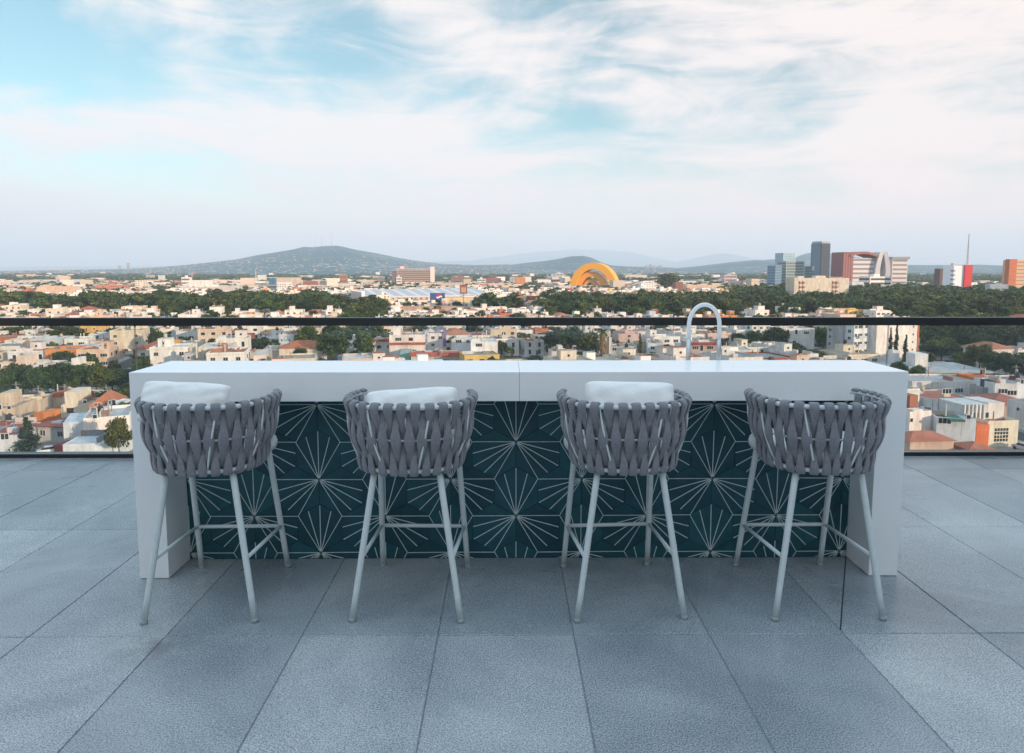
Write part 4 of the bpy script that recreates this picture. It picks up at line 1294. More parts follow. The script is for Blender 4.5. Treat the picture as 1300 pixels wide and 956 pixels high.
# left corner
nb('house', 'grey-white house with a broad dark red flat roof beside the left conifer', 45, 88, 562, 541, 9, (.56, .57, .56), -14, (.34, .085, .06), [('std', .18, 1.3), ('std', .8, 1.3), ('dark', .5, 1.3, 'r')], .12, parts=[('roof_overhang', (-.06, 1.06, -.08, 1.03, 5.35, 5.6), (.36, .09, .065))])
nb('house', 'white house with a red-brown roof cut off by the left edge of the photo', -14, 21, 575, 553, 12, (.62, .66, .70), 14, (.34, .09, .065), [('std', .6, 2.6)], .15)
nb('house', 'long low house with a red roof behind the white house in the left corner', -20, 34, 551, 541, 9, (.66, .60, .54), 6, (.33, .08, .06), [('small', .7, 1.5)], .15)
nb('rooftop_cabin_house', 'small orange cube house beside the conifer on the left', 43.5, 57, 545, 524, 5, (.62, .22, .07), -10, (.5, .25, .12), [], .2)
nb('house', 'peach house with an orange terracotta hipped roof on the left', 117, 147, 536, 515.5, 11, P_, 18, (.50, .17, .08), [('tall', .25, 1.0), ('std', .7, 3.4), ('std', .3, 3.4)], pitched=2.6)
nb('house', 'blue-white little house with two windows against the terracotta roofed one', 137, 152, 538, 512, 6, (.66, .72, .78), -6, (.6, .6, .6), [('small', .3, 4.6), ('tall', .6, 3.6)], .3)
nb('house', 'cream stepped house with two dark openings left of the terracotta roof', 80, 115, 530, 514, 10, C_, 8, (.42, .36, .3), [('dark', .3, 1.2), ('small', .8, 3.4)], .5, parts=[('upper_storey', (.0, .45, .2, .95, 4.0, 7.3), (.78, .70, .58))])
nb('boundary_house', 'large plain white house whose long wall catches the sun, left of the bar', 112, 163, 566, 529, 13, (.80, .74, .70), 24, (.55, .56, .57), [('small', .25, 5.8)], .7, parts=[('side_wing', (-.45, -.01, .1, .9, 0, 5.2), (.60, .66, .72))])
nb('house', 'house with a pale blue flat roof beside the left end of the bar', 84, 150, 583, 563, 9, (.66, .71, .75), 10, (.58, .64, .68), [], .25)
nb('shed', 'small dark red shed at the foot of the left glass', 69, 84, 577, 565, 4, (.30, .05, .045), -4, (.34, .06, .05), [], .1, cat='shed')
nb('house', 'sand coloured boxy house with a stair cube, at the left edge under the hedge', -12, 18, 541, 518, 12, (.62, .50, .38), 12, (.4, .34, .28), [('std', .4, 3.8), ('small', .8, 3.8)], .5, parts=[('rooftop_room', (.1, .5, .4, .9, 6.3, 9.4), (.66, .54, .42))])
nb('house', 'cream flat-roofed house with a brick band just below the hedge', 52, 82, 518, 503, 10, (.76, .64, .50), -8, (.60, .50, .40), [('dark', .75, 3.0)], .3, parts=[('brick_band', (.55, .98, -.02, .5, 3.1, 4.4), (.50, .16, .08))])
nb('house', 'white flat house with a beige parapet under the left edge of the hedge', 14, 50, 527, 509, 10, (.72, .62, .50), 16, (.5, .46, .4), [('std', .6, 2.6)], .6)
nb('house', 'pale house in front of the hedge, between cream house and terracotta roof', 84, 106, 513, 502, 9, (.72, .66, .58), -12, (.5, .45, .4), [('std', .5, 2.8)], .4)
nb('house', 'low house with a long terracotta roof right behind the hedge', 132, 168, 492, 484, 9, (.72, .60, .50), 4, (.44, .15, .10), [('small', .3, 1.6), ('small', .8, 1.6)], pitched=1.6)
# long peach-white row behind the hedge
nb('row_house', 'long peach row house, left one of three behind the hedge', -10, 34, 488, 462, 11, (.76, .62, .48), 3, (.5, .42, .35), [('std', .25, 5.2), ('small', .75, 5.2)], .6, parts=[('rooftop_room', (.55, .8, .3, .8, 7.6, 10.2), (.74, .60, .50))])
nb('row_house', 'white-grey row house, middle one of three behind the hedge', 34.5, 62, 487, 463, 11, (.70, .68, .66), 3, (.5, .48, .45), [('small', .2, 4.8), ('std', .7, 4.8)], .6)
nb('row_house', 'bright cream row house with a white pier, right one of three behind the hedge', 62.5, 98, 487, 465, 11, (.80, .66, .50), 3, (.55, .5, .42), [('std', .3, 4.6)], .6, parts=[('white_pier', (.86, 1.02, -.05, .5, 0, 8.0), (.82, .79, .76))])
nb('house', 'brown and cream house with a broad white flat eave on the left', 90, 124, 460, 441, 12, (.42, .28, .20), 4, (.60, .64, .66), [('tall', .3, 4.0), ('tall', .7, 4.0)], .3, parts=[('white_eave', (-.03, 1.03, -.12, 1.0, 8.0, 8.5), (.74, .78, .80)), ('lower_wall', (-.1, .9, -.35, -.01, 0, 3.4), (.78, .72, .66))])
nb('house', 'peach house with two tall white framed windows beside the brown and cream one', 124.5, 142, 458, 446, 10, (.72, .46, .34), 4, (.5, .4, .35), [('tall', .35, 3.2), ('tall', .7, 3.2)], .4)
nb('house', 'little brick-red house with a white gate front, left of the glass joint', 169, 186, 457, 444, 9, (.44, .09, .06), -6, (.42, .10, .07), [('tall', .35, 1.0), ('tall', .6, 1.0)], pitched=1.6)
nb('house', 'yellow house with a small dark window high on the left', 146, 164, 443, 430, 9, (.78, .60, .26), 0, (.6, .5, .3), [('small', .5, 4.0)], .4)
nb('apartment_house', 'tall ochre house under the handrail on the left', 104, 127, 434, 408, 12, (.74, .48, .16), 8, (.55, .42, .25), [('small', .3, 9), ('small', .7, 9), ('small', .3, 6), ('small', .7, 6)], .5)
nb('house', 'white house with blue shade and a deep porch under the handrail on the left', 114, 138, 441, 424, 10, (.74, .72, .72), 6, (.5, .5, .5), [('wide', .35, 4.2), ('tall', .75, 1.0)], .4)
nb('house', 'cream house with an orange front panel above the bar end', 214, 250, 459, 436, 12, (.76, .68, .56), 10, (.5, .45, .4), [('small', .7, 5.5)], .5, parts=[('orange_panel', (.12, .42, -.02, .06, 5.4, 8.6), (.74, .38, .10))])
# middle, over the bar top
nb('house', 'white house with a blue-grey side and several small windows, left of the bar middle', 354, 374, 448, 424, 12, (.74, .77, .80), -8, (.6, .6, .6), [('small', .2, 8), ('small', .7, 8), ('small', .2, 5), ('small', .7, 5)], .4)
nb('house', 'house with an orange-red hipped roof and lit gable left of the green street', 356, 410, 466, 442, 12, (.76, .68, .58), 8, (.46, .15, .07), [('std', .2, 3.4), ('std', .8, 3.4)], pitched=2.4)
nb('house', 'white two-storey house with a deep red cornice beside the green street', 474, 500, 460, 432, 12, (.78, .75, .74), 6, (.40, .10, .08), [('dark', .3, 5.4), ('std', .75, 5.4)], .3, parts=[('red_cornice', (-.03, 1.03, -.06, .02, 8.2, 8.9), (.40, .08, .06))])
nb('house', 'broad white house with a red roof edge and a grey upper window', 495, 540, 462, 425, 13, (.78, .72, .69), 6, (.50, .40, .34), [('wide', .25, 8.8), ('dark', .6, 8.8), ('std', .7, 4.2)], .5, parts=[('red_cornice', (-.02, 1.02, -.06, .02, 7.4, 8.2), (.42, .10, .07)), ('rooftop_room', (.1, .35, .3, .8, 12.2, 15.0), (.80, .74, .70))])
nb('house', 'white house with a violet side strip right of the broad white one', 543, 566, 452, 423, 12, (.76, .70, .68), 4, (.5, .42, .4), [('std', .3, 7), ('std', .7, 7), ('std', .3, 4)], .5, parts=[('violet_strip', (.86, 1.03, -.05, .3, 4, 11.6), (.22, .20, .42))])
nb('house', 'low house with a long bright red roof band just over the bar top', 522, 586, 469, 449, 10, (.66, .58, .52), 0, (.46, .12, .08), [('wide', .3, 2.4), ('wide', .7, 2.4)], .3, parts=[('red_cornice', (-.01, 1.01, -.1, .02, 4.9, 6.2), (.48, .12, .09))])
nb('house', 'house with a pale teal gate wall left of the long red roof band', 508, 520, 466, 446, 8, (.26, .46, .46), 0, (.4, .45, .45), [], .2)
nb('house', 'modern white curved-corner house with a dark window right of the red band', 573, 600, 458, 431, 12, (.72, .74, .77), -6, (.6, .6, .6), [('wide', .35, 7), ('std', .8, 7)], .4)
nb('house', 'bright white stepped villa with a deep terrace behind the bar middle', 598, 632, 466, 434, 12, (.80, .80, .80), 4, (.7, .7, .7), [('wide', .3, 7.5), ('wide', .7, 4)], .4, parts=[('terrace_slab', (-.1, .7, -.25, -.01, 5.3, 5.7), (.78, .78, .76))])
nb('house', 'pinkish white house with one small window low over the bar, left of the palm', 700, 724, 470, 446, 9, (.74, .64, .60), 4, (.6, .5, .46), [('dark', .5, 4.0)], .4, parts=[('rooftop_room', (.4, .65, .3, .8, 6.0, 8.4), (.74, .66, .62))])
nb('house', 'grey glass-fronted house with white piers right of the palm', 774, 810, 466, 440, 12, (.52, .55, .56), 2, (.36, .3, .3), [('wide', .2, 6), ('wide', .5, 6), ('wide', .8, 6), ('wide', .35, 2.4), ('wide', .7, 2.4)], .5, parts=[('white_pier', (-.05, .04, -.05, .4, 0, 11), (.76, .68, .62))])
nb('house', 'house with a broad dusky pink flat roof behind the grey glass-fronted one', 785, 812, 446, 424, 14, (.62, .46, .42), 2, (.48, .26, .22), [('std', .5, 6)], .3)
nb('house', 'white modern house with a blue panel between cypress and tap', 822, 842, 462, 436, 12, (.70, .74, .77), -8, (.6, .6, .6), [('std', .3, 5.5), ('std', .7, 5.5), ('wide', .5, 2.2)], .4)
nb('house', 'crimson trimmed house with long glass doors seen through the tap', 876, 916, 468, 436, 13, (.50, .42, .40), 2, (.46, .44, .44), [('wide', .15, 7.0), ('tall', .35, 6.4), ('wide', .62, 7.0), ('std', .88, 7.0)], .4, parts=[('crimson_band', (-.02, 1.0, -.1, -.01, 9.0, 9.8), (.34, .05, .05)), ('lower_band', (-.03, 1.02, -.16, -.01, 4.2, 5.1), (.36, .07, .07))])
nb('house', 'low white house with two dark windows right of the tap', 918, 954, 468, 444, 12, (.74, .74, .74), -4, (.6, .6, .58), [('std', .25, 4.6), ('small', .5, 4.6), ('small', .8, 4.6)], .4)
nb('house', 'white villa with a shaded loggia left of the white apartment block', 990, 1034, 448, 417, 13, (.78, .76, .74), 4, (.6, .5, .46), [('tall', .2, 8), ('tall', .45, 8), ('wide', .75, 8), ('std', .4, 4)], .6)
# right corner
r_, w, h = nb('house', 'cream house with an orange pier and a square lattice window at the right', 1251, 1293, 567, 534, 11, (.76, .68, .55), 6, (.62, .52, .42), [], .9, parts=[('orange_pier', (-.42, .0, -.03, .30, 0, 4.75), (.66, .17, .06)), ('upper_room', (-.44, .42, .34, .98, 4.3, 8.1), (.62, .66, .66)), ('terracotta_eave', (-.48, .46, .28, 1.0, 8.11, 8.45), (.46, .16, .10)), ('white_upper_wall', (.43, .98, .34, .98, 4.3, 8.3), (.78, .74, .72)), ('terracotta_roof', (.44, 1.0, .30, 1.0, 8.31, 8.7), (.44, .15, .10))])
for i in range(5):
    for j in range(4):
        mb = MB(); mb.box(-w / 2 + w * .22 + i * w * .095, -w / 2 + w * .22 + i * w * .095 + w * .072, -.03, .06, 1.1 + j * .72, 1.1 + j * .72 + .56, (.06, .09, .09)); mb.build('lattice_pane', M['wglass'], r_)
for k in range(6):
    mb = MB(); xx = -w * .90 + w * .13 * k; mb.box(xx, xx + .28, 3.30, 3.64, 4.3, 8.05, (.78, .78, .76)); mb.build('terrace_post', M['masonry'], r_)
link('window', WIN['wide'], r_, (-w * .5, 3.74, 5.1)); link('window', WIN['wide'], r_, (-w * .2, 3.74, 5.1))
nb('house', 'blue-shaded white house with a band window below a green awning, right of the bar', 1190, 1234, 570, 531, 12, (.66, .71, .76), -16, (.5, .5, .5), [('wide', .2, 5.0), ('small', .8, 6.2)], .5, parts=[('green_awning', (.28, .66, -.12, .4, 8.3, 8.7), (.05, .16, .14))])  # blue shade put into the white wall colour
nb('house', 'white house with a bright blank wall touching the right end of the bar', 1150, 1183, 566, 522, 12, (.80, .75, .72), 14, (.5, .32, .26), [('small', .08, 5.0)], .5, parts=[('brick_upper_room', (.62, 1.0, .3, .95, 9.2, 12.2), (.36, .14, .08))])
nb('house', 'low house with a terracotta lean-to roof at the foot of the right glass', 1152, 1212, 580, 560, 6, (.60, .44, .36), 6, (.46, .17, .11), [], pitched=1.4)
nb('house', 'low house under the orange pier with a terracotta canopy at the right glass foot', 1230, 1262, 583, 571, 5, (.45, .25, .18), 0, (.48, .17, .10), [], pitched=1.0)
nb('house', 'wide house with a long red-brown flat roof right of the bar', 1176, 1236, 528, 506, 13, (.62, .66, .70), 2, (.42, .15, .10), [('wide', .4, 5.5)], .3)
nb('house', 'house with a long dark terracotta roof at the right edge', 1256, 1316, 530, 514, 12, (.60, .44, .36), -4, (.40, .14, .10), [], pitched=1.8)
nb('low_office', 'long white low building with a grey flat roof right of the bar end', 1156, 1238, 505, 484, 14, (.78, .74, .72), 2, (.46, .47, .48), [('dark', .25, 1.4), ('wide', .75, 1.4)], .5, cat='building')
nb('house', 'bright orange house right of the long white building', 1243, 1282, 500, 481, 11, (.66, .22, .05), 0, (.50, .14, .08), [('dark', .3, 3.4)], .4)
nb('house', 'white house with a dark square window and glass balcony at the right', 1262, 1290, 517, 487, 10, (.72, .74, .77), -6, (.6, .6, .6), [('dark', .72, 7.2), ('wide', .35, 3.6), ('wide', .75, 3.2)], .4)
nb('house', 'pale blue-white house cut off by the right edge of the photo', 1288, 1330, 516, 485, 12, (.70, .73, .78), 2, (.4, .2, .18), [('wide', .25, 6.0), ('wide', .6, 3.0)], .4)
nb('house', 'grey brick stub house with dark water tanks beside the orange house', 1247, 1264, 514, 492, 6, (.34, .33, .33), -4, (.4, .38, .36), [], .3, parts=[('roof_tank', (.35, .75, .3, .6, 8.0, 10.0), (.06, .06, .065))])
r_, w, h = nb('modern_villa', 'wide modern villa with thin grey roof slabs and white cube stair towers', 1172, 1256, 486, 473, 24, (.52, .52, .52), -3, (.50, .52, .53), [('wide', .1, 1.2), ('wide', .25, 1.2), ('wide', .45, 1.2), ('wide', .8, 1.2)], .3, parts=[('grey_wing', (-.35, -.01, .2, 1.0, 0, 3.7), (.46, .49, .51))], cat='villa')
for nm, x0, x1, y0, y1, z0, z1, cc in (('roof_slab', -.03, 1.05, -.05, .95, h + .004, h + .35, (.48, .51, .52)), ('white_stair_cube', .14, .34, .45, .7, h + .36, h + 4.6, (.80, .77, .76)), ('small_white_cube', -.02, .09, .8, .94, h + .36, h + 4.7, (.78, .76, .76))):
    mb = MB(); mb.box(-w / 2 + w * x0, -w / 2 + w * x1, 24 * y0, 24 * y1, z0, z1, cc); mb.build(nm, M['masonry'], r_)
nb('house', 'small pale blue house half hidden by the trees at the upper right', 1254, 1284, 449, 438, 10, (.52, .62, .70), 6, (.55, .62, .68), [('small', .5, 3)], .3)

# parked cars
def make_car(col, label, px, py, rz):
    p = ground_at(px, py)
    root = empty('parked_car', (p.x, p.y, GROUND + .02), rz); tag(root, label, 'car', 'cars parked between the near houses')
    mb = MB()
    prof = [(-2.1, .35), (-2.15, .75), (-1.9, .92), (-1.15, 1.0), (1.1, 1.02), (1.95, .90), (2.15, .7), (2.12, .35)]
    def ext(pr, hw, tnt, m_=0):
        n_ = len(pr); vs = [(x, -hw, z) for x, z in pr] + [(x, hw, z) for x, z in pr]
        mb.add(vs, [tuple(range(n_)), tuple(range(n_, 2 * n_))] + [(k, (k + 1) % n_, n_ + (k + 1) % n_, n_ + k) for k in range(n_)], tnt, m_)
    ext(prof, .86, col); mb.build('body', M['carpaint'], root)
    mb = MB(); ext([(-1.2, 1.0), (-.75, 1.42), (.75, 1.45), (1.35, 1.01)], .74, (.03, .03, .03)); mb.build('cabin_glass', M['wglass'], root)
    mb = MB(); mb.box(-.72, .74, -.72, .72, 1.452, 1.48, col); mb.build('car_roof', M['carpaint'], root)
    for x in (-1.35, 1.35):
        for y in (-.80, .80):
            mb = MB(); vs = []
            for yy in (y - .1, y + .1):
                for k in range(14): vs.append((x + .32 * math.cos(6.283 * k / 14), yy, .32 + .32 * math.sin(6.283 * k / 14)))
            mb.add(vs, [(k, (k + 1) % 14, 14 + (k + 1) % 14, 14 + k) for k in range(14)] + [tuple(range(14)), tuple(range(14, 28))], (.02, .02, .02)); mb.build('wheel', M['far'], root)
    return root
m, nt, b, out = new_mat('car_paint'); at = N(nt, 'ShaderNodeAttribute', attribute_name='tint'); nt.links.new(at.outputs['Color'], b.inputs['Base Color']); b.inputs['Roughness'].default_value = .25; b.inputs['Coat Weight'].default_value = .6
M['carpaint'] = m
make_car((.75, .75, .75), 'white car parked at the foot of the right glass panel', 1218, 574, R(10))
make_car((.5, .52, .55), 'silver car parked beside the lattice window house', 1300, 572, R(100))
make_car((.7, .7, .7), 'white car in the street left of the conifer', 62, 576, R(30))

# ---------------------------------------------------------------- trees one can tell apart
def pt(px, ybase, wpx, hpx, kind, label, name=None, rnd=random.Random(5)):
    p = ground_at(px, ybase); s_ = p.y / FPX
    t_ = tree(p.x, p.y, wpx * s_, hpx * s_ * 1.0, kind, rnd)
    tag(t_, label, 'tree'); taken.append((p.x, p.y, wpx * s_ * .40)); TREES.append(t_); t_['_named'] = 1
    return t_
pt(36, 573, 34, 46, 'cone', 'dark conifer beside the orange cube house at the left corner')
pt(1128.5, 470, 8, 56, 'cypress', 'left one of three tall dark cypresses by the white apartment block')
pt(1136, 471, 9, 61, 'cypress', 'middle and tallest of three cypresses by the white apartment block')
pt(1148, 472, 9.5, 49, 'cypress', 'right one of three cypresses, standing a little apart')
pt(812, 466, 10, 44, 'cypress', 'dark slim cypress between the grey glass-fronted house and the tap')
for px, yb, wp, hp, lab in [
  (152, 585, 34, 62, 'leafy green tree against the left end of the bar'), (162, 545, 26, 40, 'leafy tree just above the low one at the left end of the bar'),
  (160, 520, 26, 30, 'dense tree right of the terracotta roof at the left'),
  (1262, 482, 44, 40, 'broad olive tree behind the long grey roof slabs on the right'), (1290, 487, 36, 36, 'brownish round tree at the right edge below the blue house'),
  (1243, 470, 34, 36, 'tree between the modern villa and the olive tree'), (423, 466, 44, 50, 'big olive round tree beside the green street'), (391, 448, 34, 38, 'round tree behind the orange-red hipped roof'),
  (382, 466, 20, 28, 'small palm-like tree in front of the orange-red hipped roof'), (333, 452, 26, 26, 'rounded tree left of the white house with small windows'), (462, 462, 26, 44, 'tree shading the green street'),
  (478, 446, 22, 40, 'tree at the far end of the green street'), (725, 458, 46, 44, 'dense broad dark tree left of the palm'), (707, 452, 34, 36, 'tree left of the dense broad tree behind the bar'),
  (748, 457, 30, 38, 'tree touching the palm trunk on its left'), (757, 468, 44, 14, 'low round bushes under the palm'), (648, 470, 50, 18, 'low green trees just over the bar middle'), (582, 430, 18, 14, 'small palm-like tree in front of the white stepped villa'),
  (984, 452, 36, 38, 'dark tree left of the white villa with a loggia'), (1008, 464, 34, 30, 'feathery tree in front of the white villa'), (1030, 468, 36, 26, 'low tree between villa and apartment block'), (1046, 447, 30, 32, 'tree at the left foot of the white apartment block'),
  (975, 468, 26, 22, 'small tree right of the low white house'), (936, 440, 24, 18, 'small tree behind the low white house'), (200, 452, 26, 32, 'green tree right of the glass joint on the left'), (190, 470, 40, 20, 'bush row over the left bar end'),
  (258, 430, 28, 22, 'round grey-green tree under the handrail, left third'), (82, 440, 50, 28, 'wide tree group below the handrail left of the ochre house'), (178, 436, 40, 26, 'olive tree in front of the glass joint on the left'),
  (80, 470, 30, 26, 'bushy tree between row house and brown cream house'), (118, 478, 28, 20, 'small tree right of the row houses'), (1215, 446, 46, 44, 'tall dark tree right of the apartment block'), (1180, 440, 40, 36, 'dark tree behind the orange end strip'),
  (1195, 458, 40, 24, 'low tree behind the white stair cube'), (1280, 452, 50, 44, 'large dark tree at the upper right below the handrail'), (1240, 436, 50, 34, 'tree under the handrail at the right'), (1300, 440, 46, 36, 'tree cut off by the right edge under the handrail'),
  (1222, 466, 36, 20, 'round bush behind the modern villa roof'), (848, 372, 30, 26, 'large round tree standing alone right of the arches')]:
    pt(px, yb, wp, hp, 'fine', lab)
# hedge of street trees on the left
hr = random.Random(3)
ordn = ['first', 'second', 'third', 'fourth', 'fifth', 'sixth', 'seventh', 'eighth', 'ninth', 'tenth', 'eleventh', 'twelfth']
ORDH = ordn + ['thirteenth', 'fourteenth', 'fifteenth', 'sixteenth', 'seventeenth', 'eighteenth']
for k in range(17):
    px = -10 + k * 10.2
    t_ = pt(px, 508 - k * .7 + hr.uniform(-4, 3), 34, (41 if k < 14 else 28) * hr.uniform(.9, 1.1), 'fine', ORDH[k] + ' tree from the left in the dense green hedge row at the left')
    t_['group'] = 'trees of the dense hedge row'
# palm with a skirt of dry fronds
p = ground_at(765, 466); s_ = p.y / FPX
pr = empty('palm_tree', (p.x, p.y, GROUND)); tag(pr, 'tall palm with a thick skirt of dry brown fronds behind the bar', 'palm tree'); taken.append((p.x, p.y, 2))
ph_ = 46 * s_
mb = MB(); mb.tube([(0, 0, 0), (.1, 0, ph_ * .5), (0, 0, ph_)], [.35, .28, .25], 10); mb.build('trunk', M['bark'], pr)
rd = random.Random(9); mb = MB()
for k in range(420):
    a_ = rd.uniform(0, 6.283); z = ph_ * rd.uniform(.30, .98); r0 = .35; L_ = rd.uniform(1.2, 2.2); sp = rd.uniform(.5, 1.25) * (.6 + .6 * z / ph_)
    ca, sa = math.cos(a_), math.sin(a_); tx, ty = -sa * .16, ca * .16
    mb.add([(ca * r0 - tx, sa * r0 - ty, z), (ca * r0 + tx, sa * r0 + ty, z), (ca * (r0 + sp) + tx, sa * (r0 + sp) + ty, z - L_), (ca * (r0 + sp) - tx, sa * (r0 + sp) - ty, z - L_)], [(0, 1, 2, 3)], (.3, .2, .1))
mb.build('dry_skirt', M['dryleaf'], pr)
mb = MB()
for k in range(26):
    a_ = rd.uniform(0, 6.283); e_ = rd.uniform(-.5, 1.2); L_ = 2.4
    ca, sa = math.cos(a_), math.sin(a_); q = [Vector((0, 0, ph_))]
    for j in range(1, 6):
        t_ = j / 5; q.append(Vector((ca * L_ * t_ * math.cos(e_ * (1 - .4 * t_)), sa * L_ * t_ * math.cos(e_), ph_ + L_ * t_ * math.sin(e_) - 1.0 * t_ * t_)))
    for j in range(5):
        for sg in (-1, 1):
            d_ = Vector((-sa, ca, 0)) * sg * .55
            mb.add([tuple(q[j]), tuple(q[j + 1]), tuple(q[j + 1] + d_ * (1 - j / 6) - Vector((0, 0, .25))), tuple(q[j] + d_ * (1 - j / 7) - Vector((0, 0, .2)))], [(0, 1, 2, 3)])
mb.build('fronds', M['leaf'], pr)

# utility poles along the near streets
for px, yb, hp, lab in [(22, 512, 28, 'thin utility pole at the left end of the hedge row'), (50, 516, 27, 'thin utility pole in front of the hedge, second from the left'), (83, 514, 27, 'thin utility pole in front of the hedge above the cream house'), (136, 512, 24, 'thin utility pole above the terracotta hipped roof'),
                        (1166, 512, 20, 'utility pole behind the brick upper room right of the bar'), (1288, 492, 30, 'utility pole beside the brownish round tree at the right edge'), (228, 462, 26, 'utility pole over the left bar end'), (560, 470, 30, 'utility pole above the long red roof band'), (955, 470, 26, 'utility pole right of the low white house'), (790, 470, 28, 'utility pole in front of the grey glass-fronted house')]:
    p = ground_at(px, yb); H_ = hp * p.y / FPX
    r_ = empty('utility_pole', (p.x, p.y, GROUND)); tag(r_, lab, 'utility pole', 'utility poles of the near streets')
    mb = MB(); mb.cyl(0, 0, 0, H_, .16, .10, 8, (.30, .28, .26)); mb.build('pole', M['far'], r_)
    mb = MB(); mb.box(-1.1, 1.1, -.06, .06, H_ - .8, H_ - .65, (.25, .22, .2)); mb.build('crossarm', M['far'], r_)
    mb = MB(); mb.cyl(.35, 0, H_ - 2.3, H_ - 1.4, .26, .26, 8, (.35, .36, .37)); mb.build('transformer', M['far'], r_)
# ---------------------------------------------------------------- generated rows of houses
grnd = random.Random(21)
TH = R(13)
ct, st = math.cos(TH), math.sin(TH)
def uv2xy(u, v): return u * ct - v * st, u * st + v * ct
# tree belts: (px0, px1, nearest, farthest)
BELTS = [(-80, 40, 600, 680), (48, 212, 525, 640), (200, 412, 500, 690), (404, 486, 505, 570), (606, 652, 520, 600), (690, 935, 480, 690), (930, 1010, 500, 900), (1000, 1085, 480, 640),
         (1075, 1400, 470, 900), (1150, 1400, 285, 470), (960, 1050, 330, 420), (435, 484, 300, 470)]
def in_belt(px, d): return any(a <= px <= b_ and c_ <= d <= e for a, b_, c_, e in BELTS)

cands = []
BW, BD = 74.0, 47.0
for bi in range(-14, 15):
    for bj in range(1, 22):
        for row in (0, 1):
            u = bi * BW
            vrow = bj * BD + row * 19.0
            while u < bi * BW + BW - 10:
                w = grnd.uniform(8, 13.5)
                d = grnd.uniform(11, 17)
                x, y = uv2xy(u + w / 2, vrow + 9 + grnd.uniform(-1, 1))
                u += w + (grnd.uniform(.1, .4) if grnd.random() < .8 else grnd.uniform(2, 6))
                if y < 150 or y > 1020: continue
                px = px_of(x, y)
                if px < -70 or px > 1370: continue
                if 415 < px < 612 and 655 < y < 830 and grnd.random() < .9: continue
                if in_belt(px, y) and not (grnd.random() < .07): continue
                if not clear(x, y, max(w, d) * .46): continue
                if grnd.random() < .07: continue
                h = grnd.choice([3.6, 5.2, 6.4, 6.8, 6.8, 7.2, 7.4, 9.8]) + grnd.uniform(-.3, .3)
                wall = grnd.choice(PICK)
                if px > 600 and wall in ('peach', 'cream') and grnd.random() < .4: wall = 'white'
                pit = grnd.random() < .07
                roof = grnd.choice(['terracotta', 'red']) if pit else grnd.choice(RPICK)
                cands.append(dict(x=x, y=y, rz=TH + grnd.choice([0, 0, 0, R(1.5), -R(1.5)]), w=w, d=d, h=h, wall=wall, roof=roof, pitched=pit, px=px))
cands.sort(key=lambda c: c['y'])

tcands = []
for c_ in range(7200):
    y = grnd.uniform(170, 960) ; 
    px = grnd.uniform(-60, 1360)
    x = at_dist(px, y).x
    belt = in_belt(px, y)
    if not belt and (grnd.random() > (.34 if not (415 < px < 612 and 655 < y < 830) else .12)): continue
    hh_ = grnd.uniform(9, 17.5) if belt and y > 460 else grnd.uniform(5.5, 9.5)
    if y < 330 and not belt: hh_ = grnd.uniform(4, 7)
    ww_ = hh_ * (grnd.uniform(.95, 1.35) if belt else grnd.uniform(.75, 1.15))
    if not belt and not clear(x, y, 2): continue
    if any((x - a['x']) ** 2 + (y - a['y']) ** 2 < (ww_ * (.50 if belt else .6)) ** 2 for a in tcands[-600:]): continue
    if not belt and any(abs(x - a['x']) < 4.2 and abs(y - a['y']) < 5.5 for a in cands): continue
    tcands.append(dict(x=x, y=y, w=ww_, h=hh_, px=px, belt=belt))
tcands.sort(key=lambda c: c['y'])

# what can be seen past the bar, the terrace and the nearer rows
BV, BP, OWN = [], [], []
def bv_box(cx, cy, rz, x0, x1, y0, y1, z0, z1, own):
    ca, sa = math.cos(rz), math.sin(rz); b0 = len(BV)
    for z in (z0, z1):
        for xx, yy in ((x0, y0), (x1, y0), (x1, y1), (x0, y1)): BV.append((cx + xx * ca - yy * sa, cy + xx * sa + yy * ca, z))
    for f_ in ((0, 1, 5, 4), (1, 2, 6, 5), (2, 3, 7, 6), (3, 0, 4, 7), (4, 5, 6, 7)):
        BP.append([b0 + i for i in f_]); OWN.append(own)
bv_box(0, 0, 0, BX0, BX1, BY0, BY1, 0, BH, 'bar'); bv_box(0, 0, 0, TX0, TX1, TY0, TY1 + .08, -.3, 0, 'terrace')
for r_ in NEAR: bv_box(r_.location.x, r_.location.y, r_.rotation_euler.z, -r_['_w'] / 2, r_['_w'] / 2, 0, 9, GROUND, GROUND + r_['_h'], 'near')
for t_ in TREES:
    bv_box(t_.location.x, t_.location.y, 0, -t_['_tw'] * .3, t_['_tw'] * .3, -t_['_tw'] * .3, t_['_tw'] * .3, GROUND + t_['_th'] * .3, GROUND + t_['_th'] * .85, 'tree')
for i, c_ in enumerate(cands): bv_box(c_['x'], c_['y'], c_['rz'], -c_['w'] / 2, c_['w'] / 2, -c_['d'] / 2, c_['d'] / 2, GROUND, GROUND + c_['h'], ('h', i))
for i, c_ in enumerate(tcands): bv_box(c_['x'], c_['y'], 0, -c_['w'] * .3, c_['w'] * .3, -c_['w'] * .3, c_['w'] * .3, GROUND + c_['h'] * .3, GROUND + c_['h'] * .85, ('t', i))
bvh = BVHTree.FromPolygons(BV, BP)
def seen(c_, own, pts):
    n_ = 0
    for ex in (0.0,):
        e = Vector((ex, 0, EYE))
        for p in pts:
            d_ = (Vector(p) - e); hit = bvh.ray_cast(e, d_.normalized(), d_.length + 1)
            if hit[2] is None or OWN[hit[2]] == own: n_ += 1
    return n_
vis_h, far_h = [], []
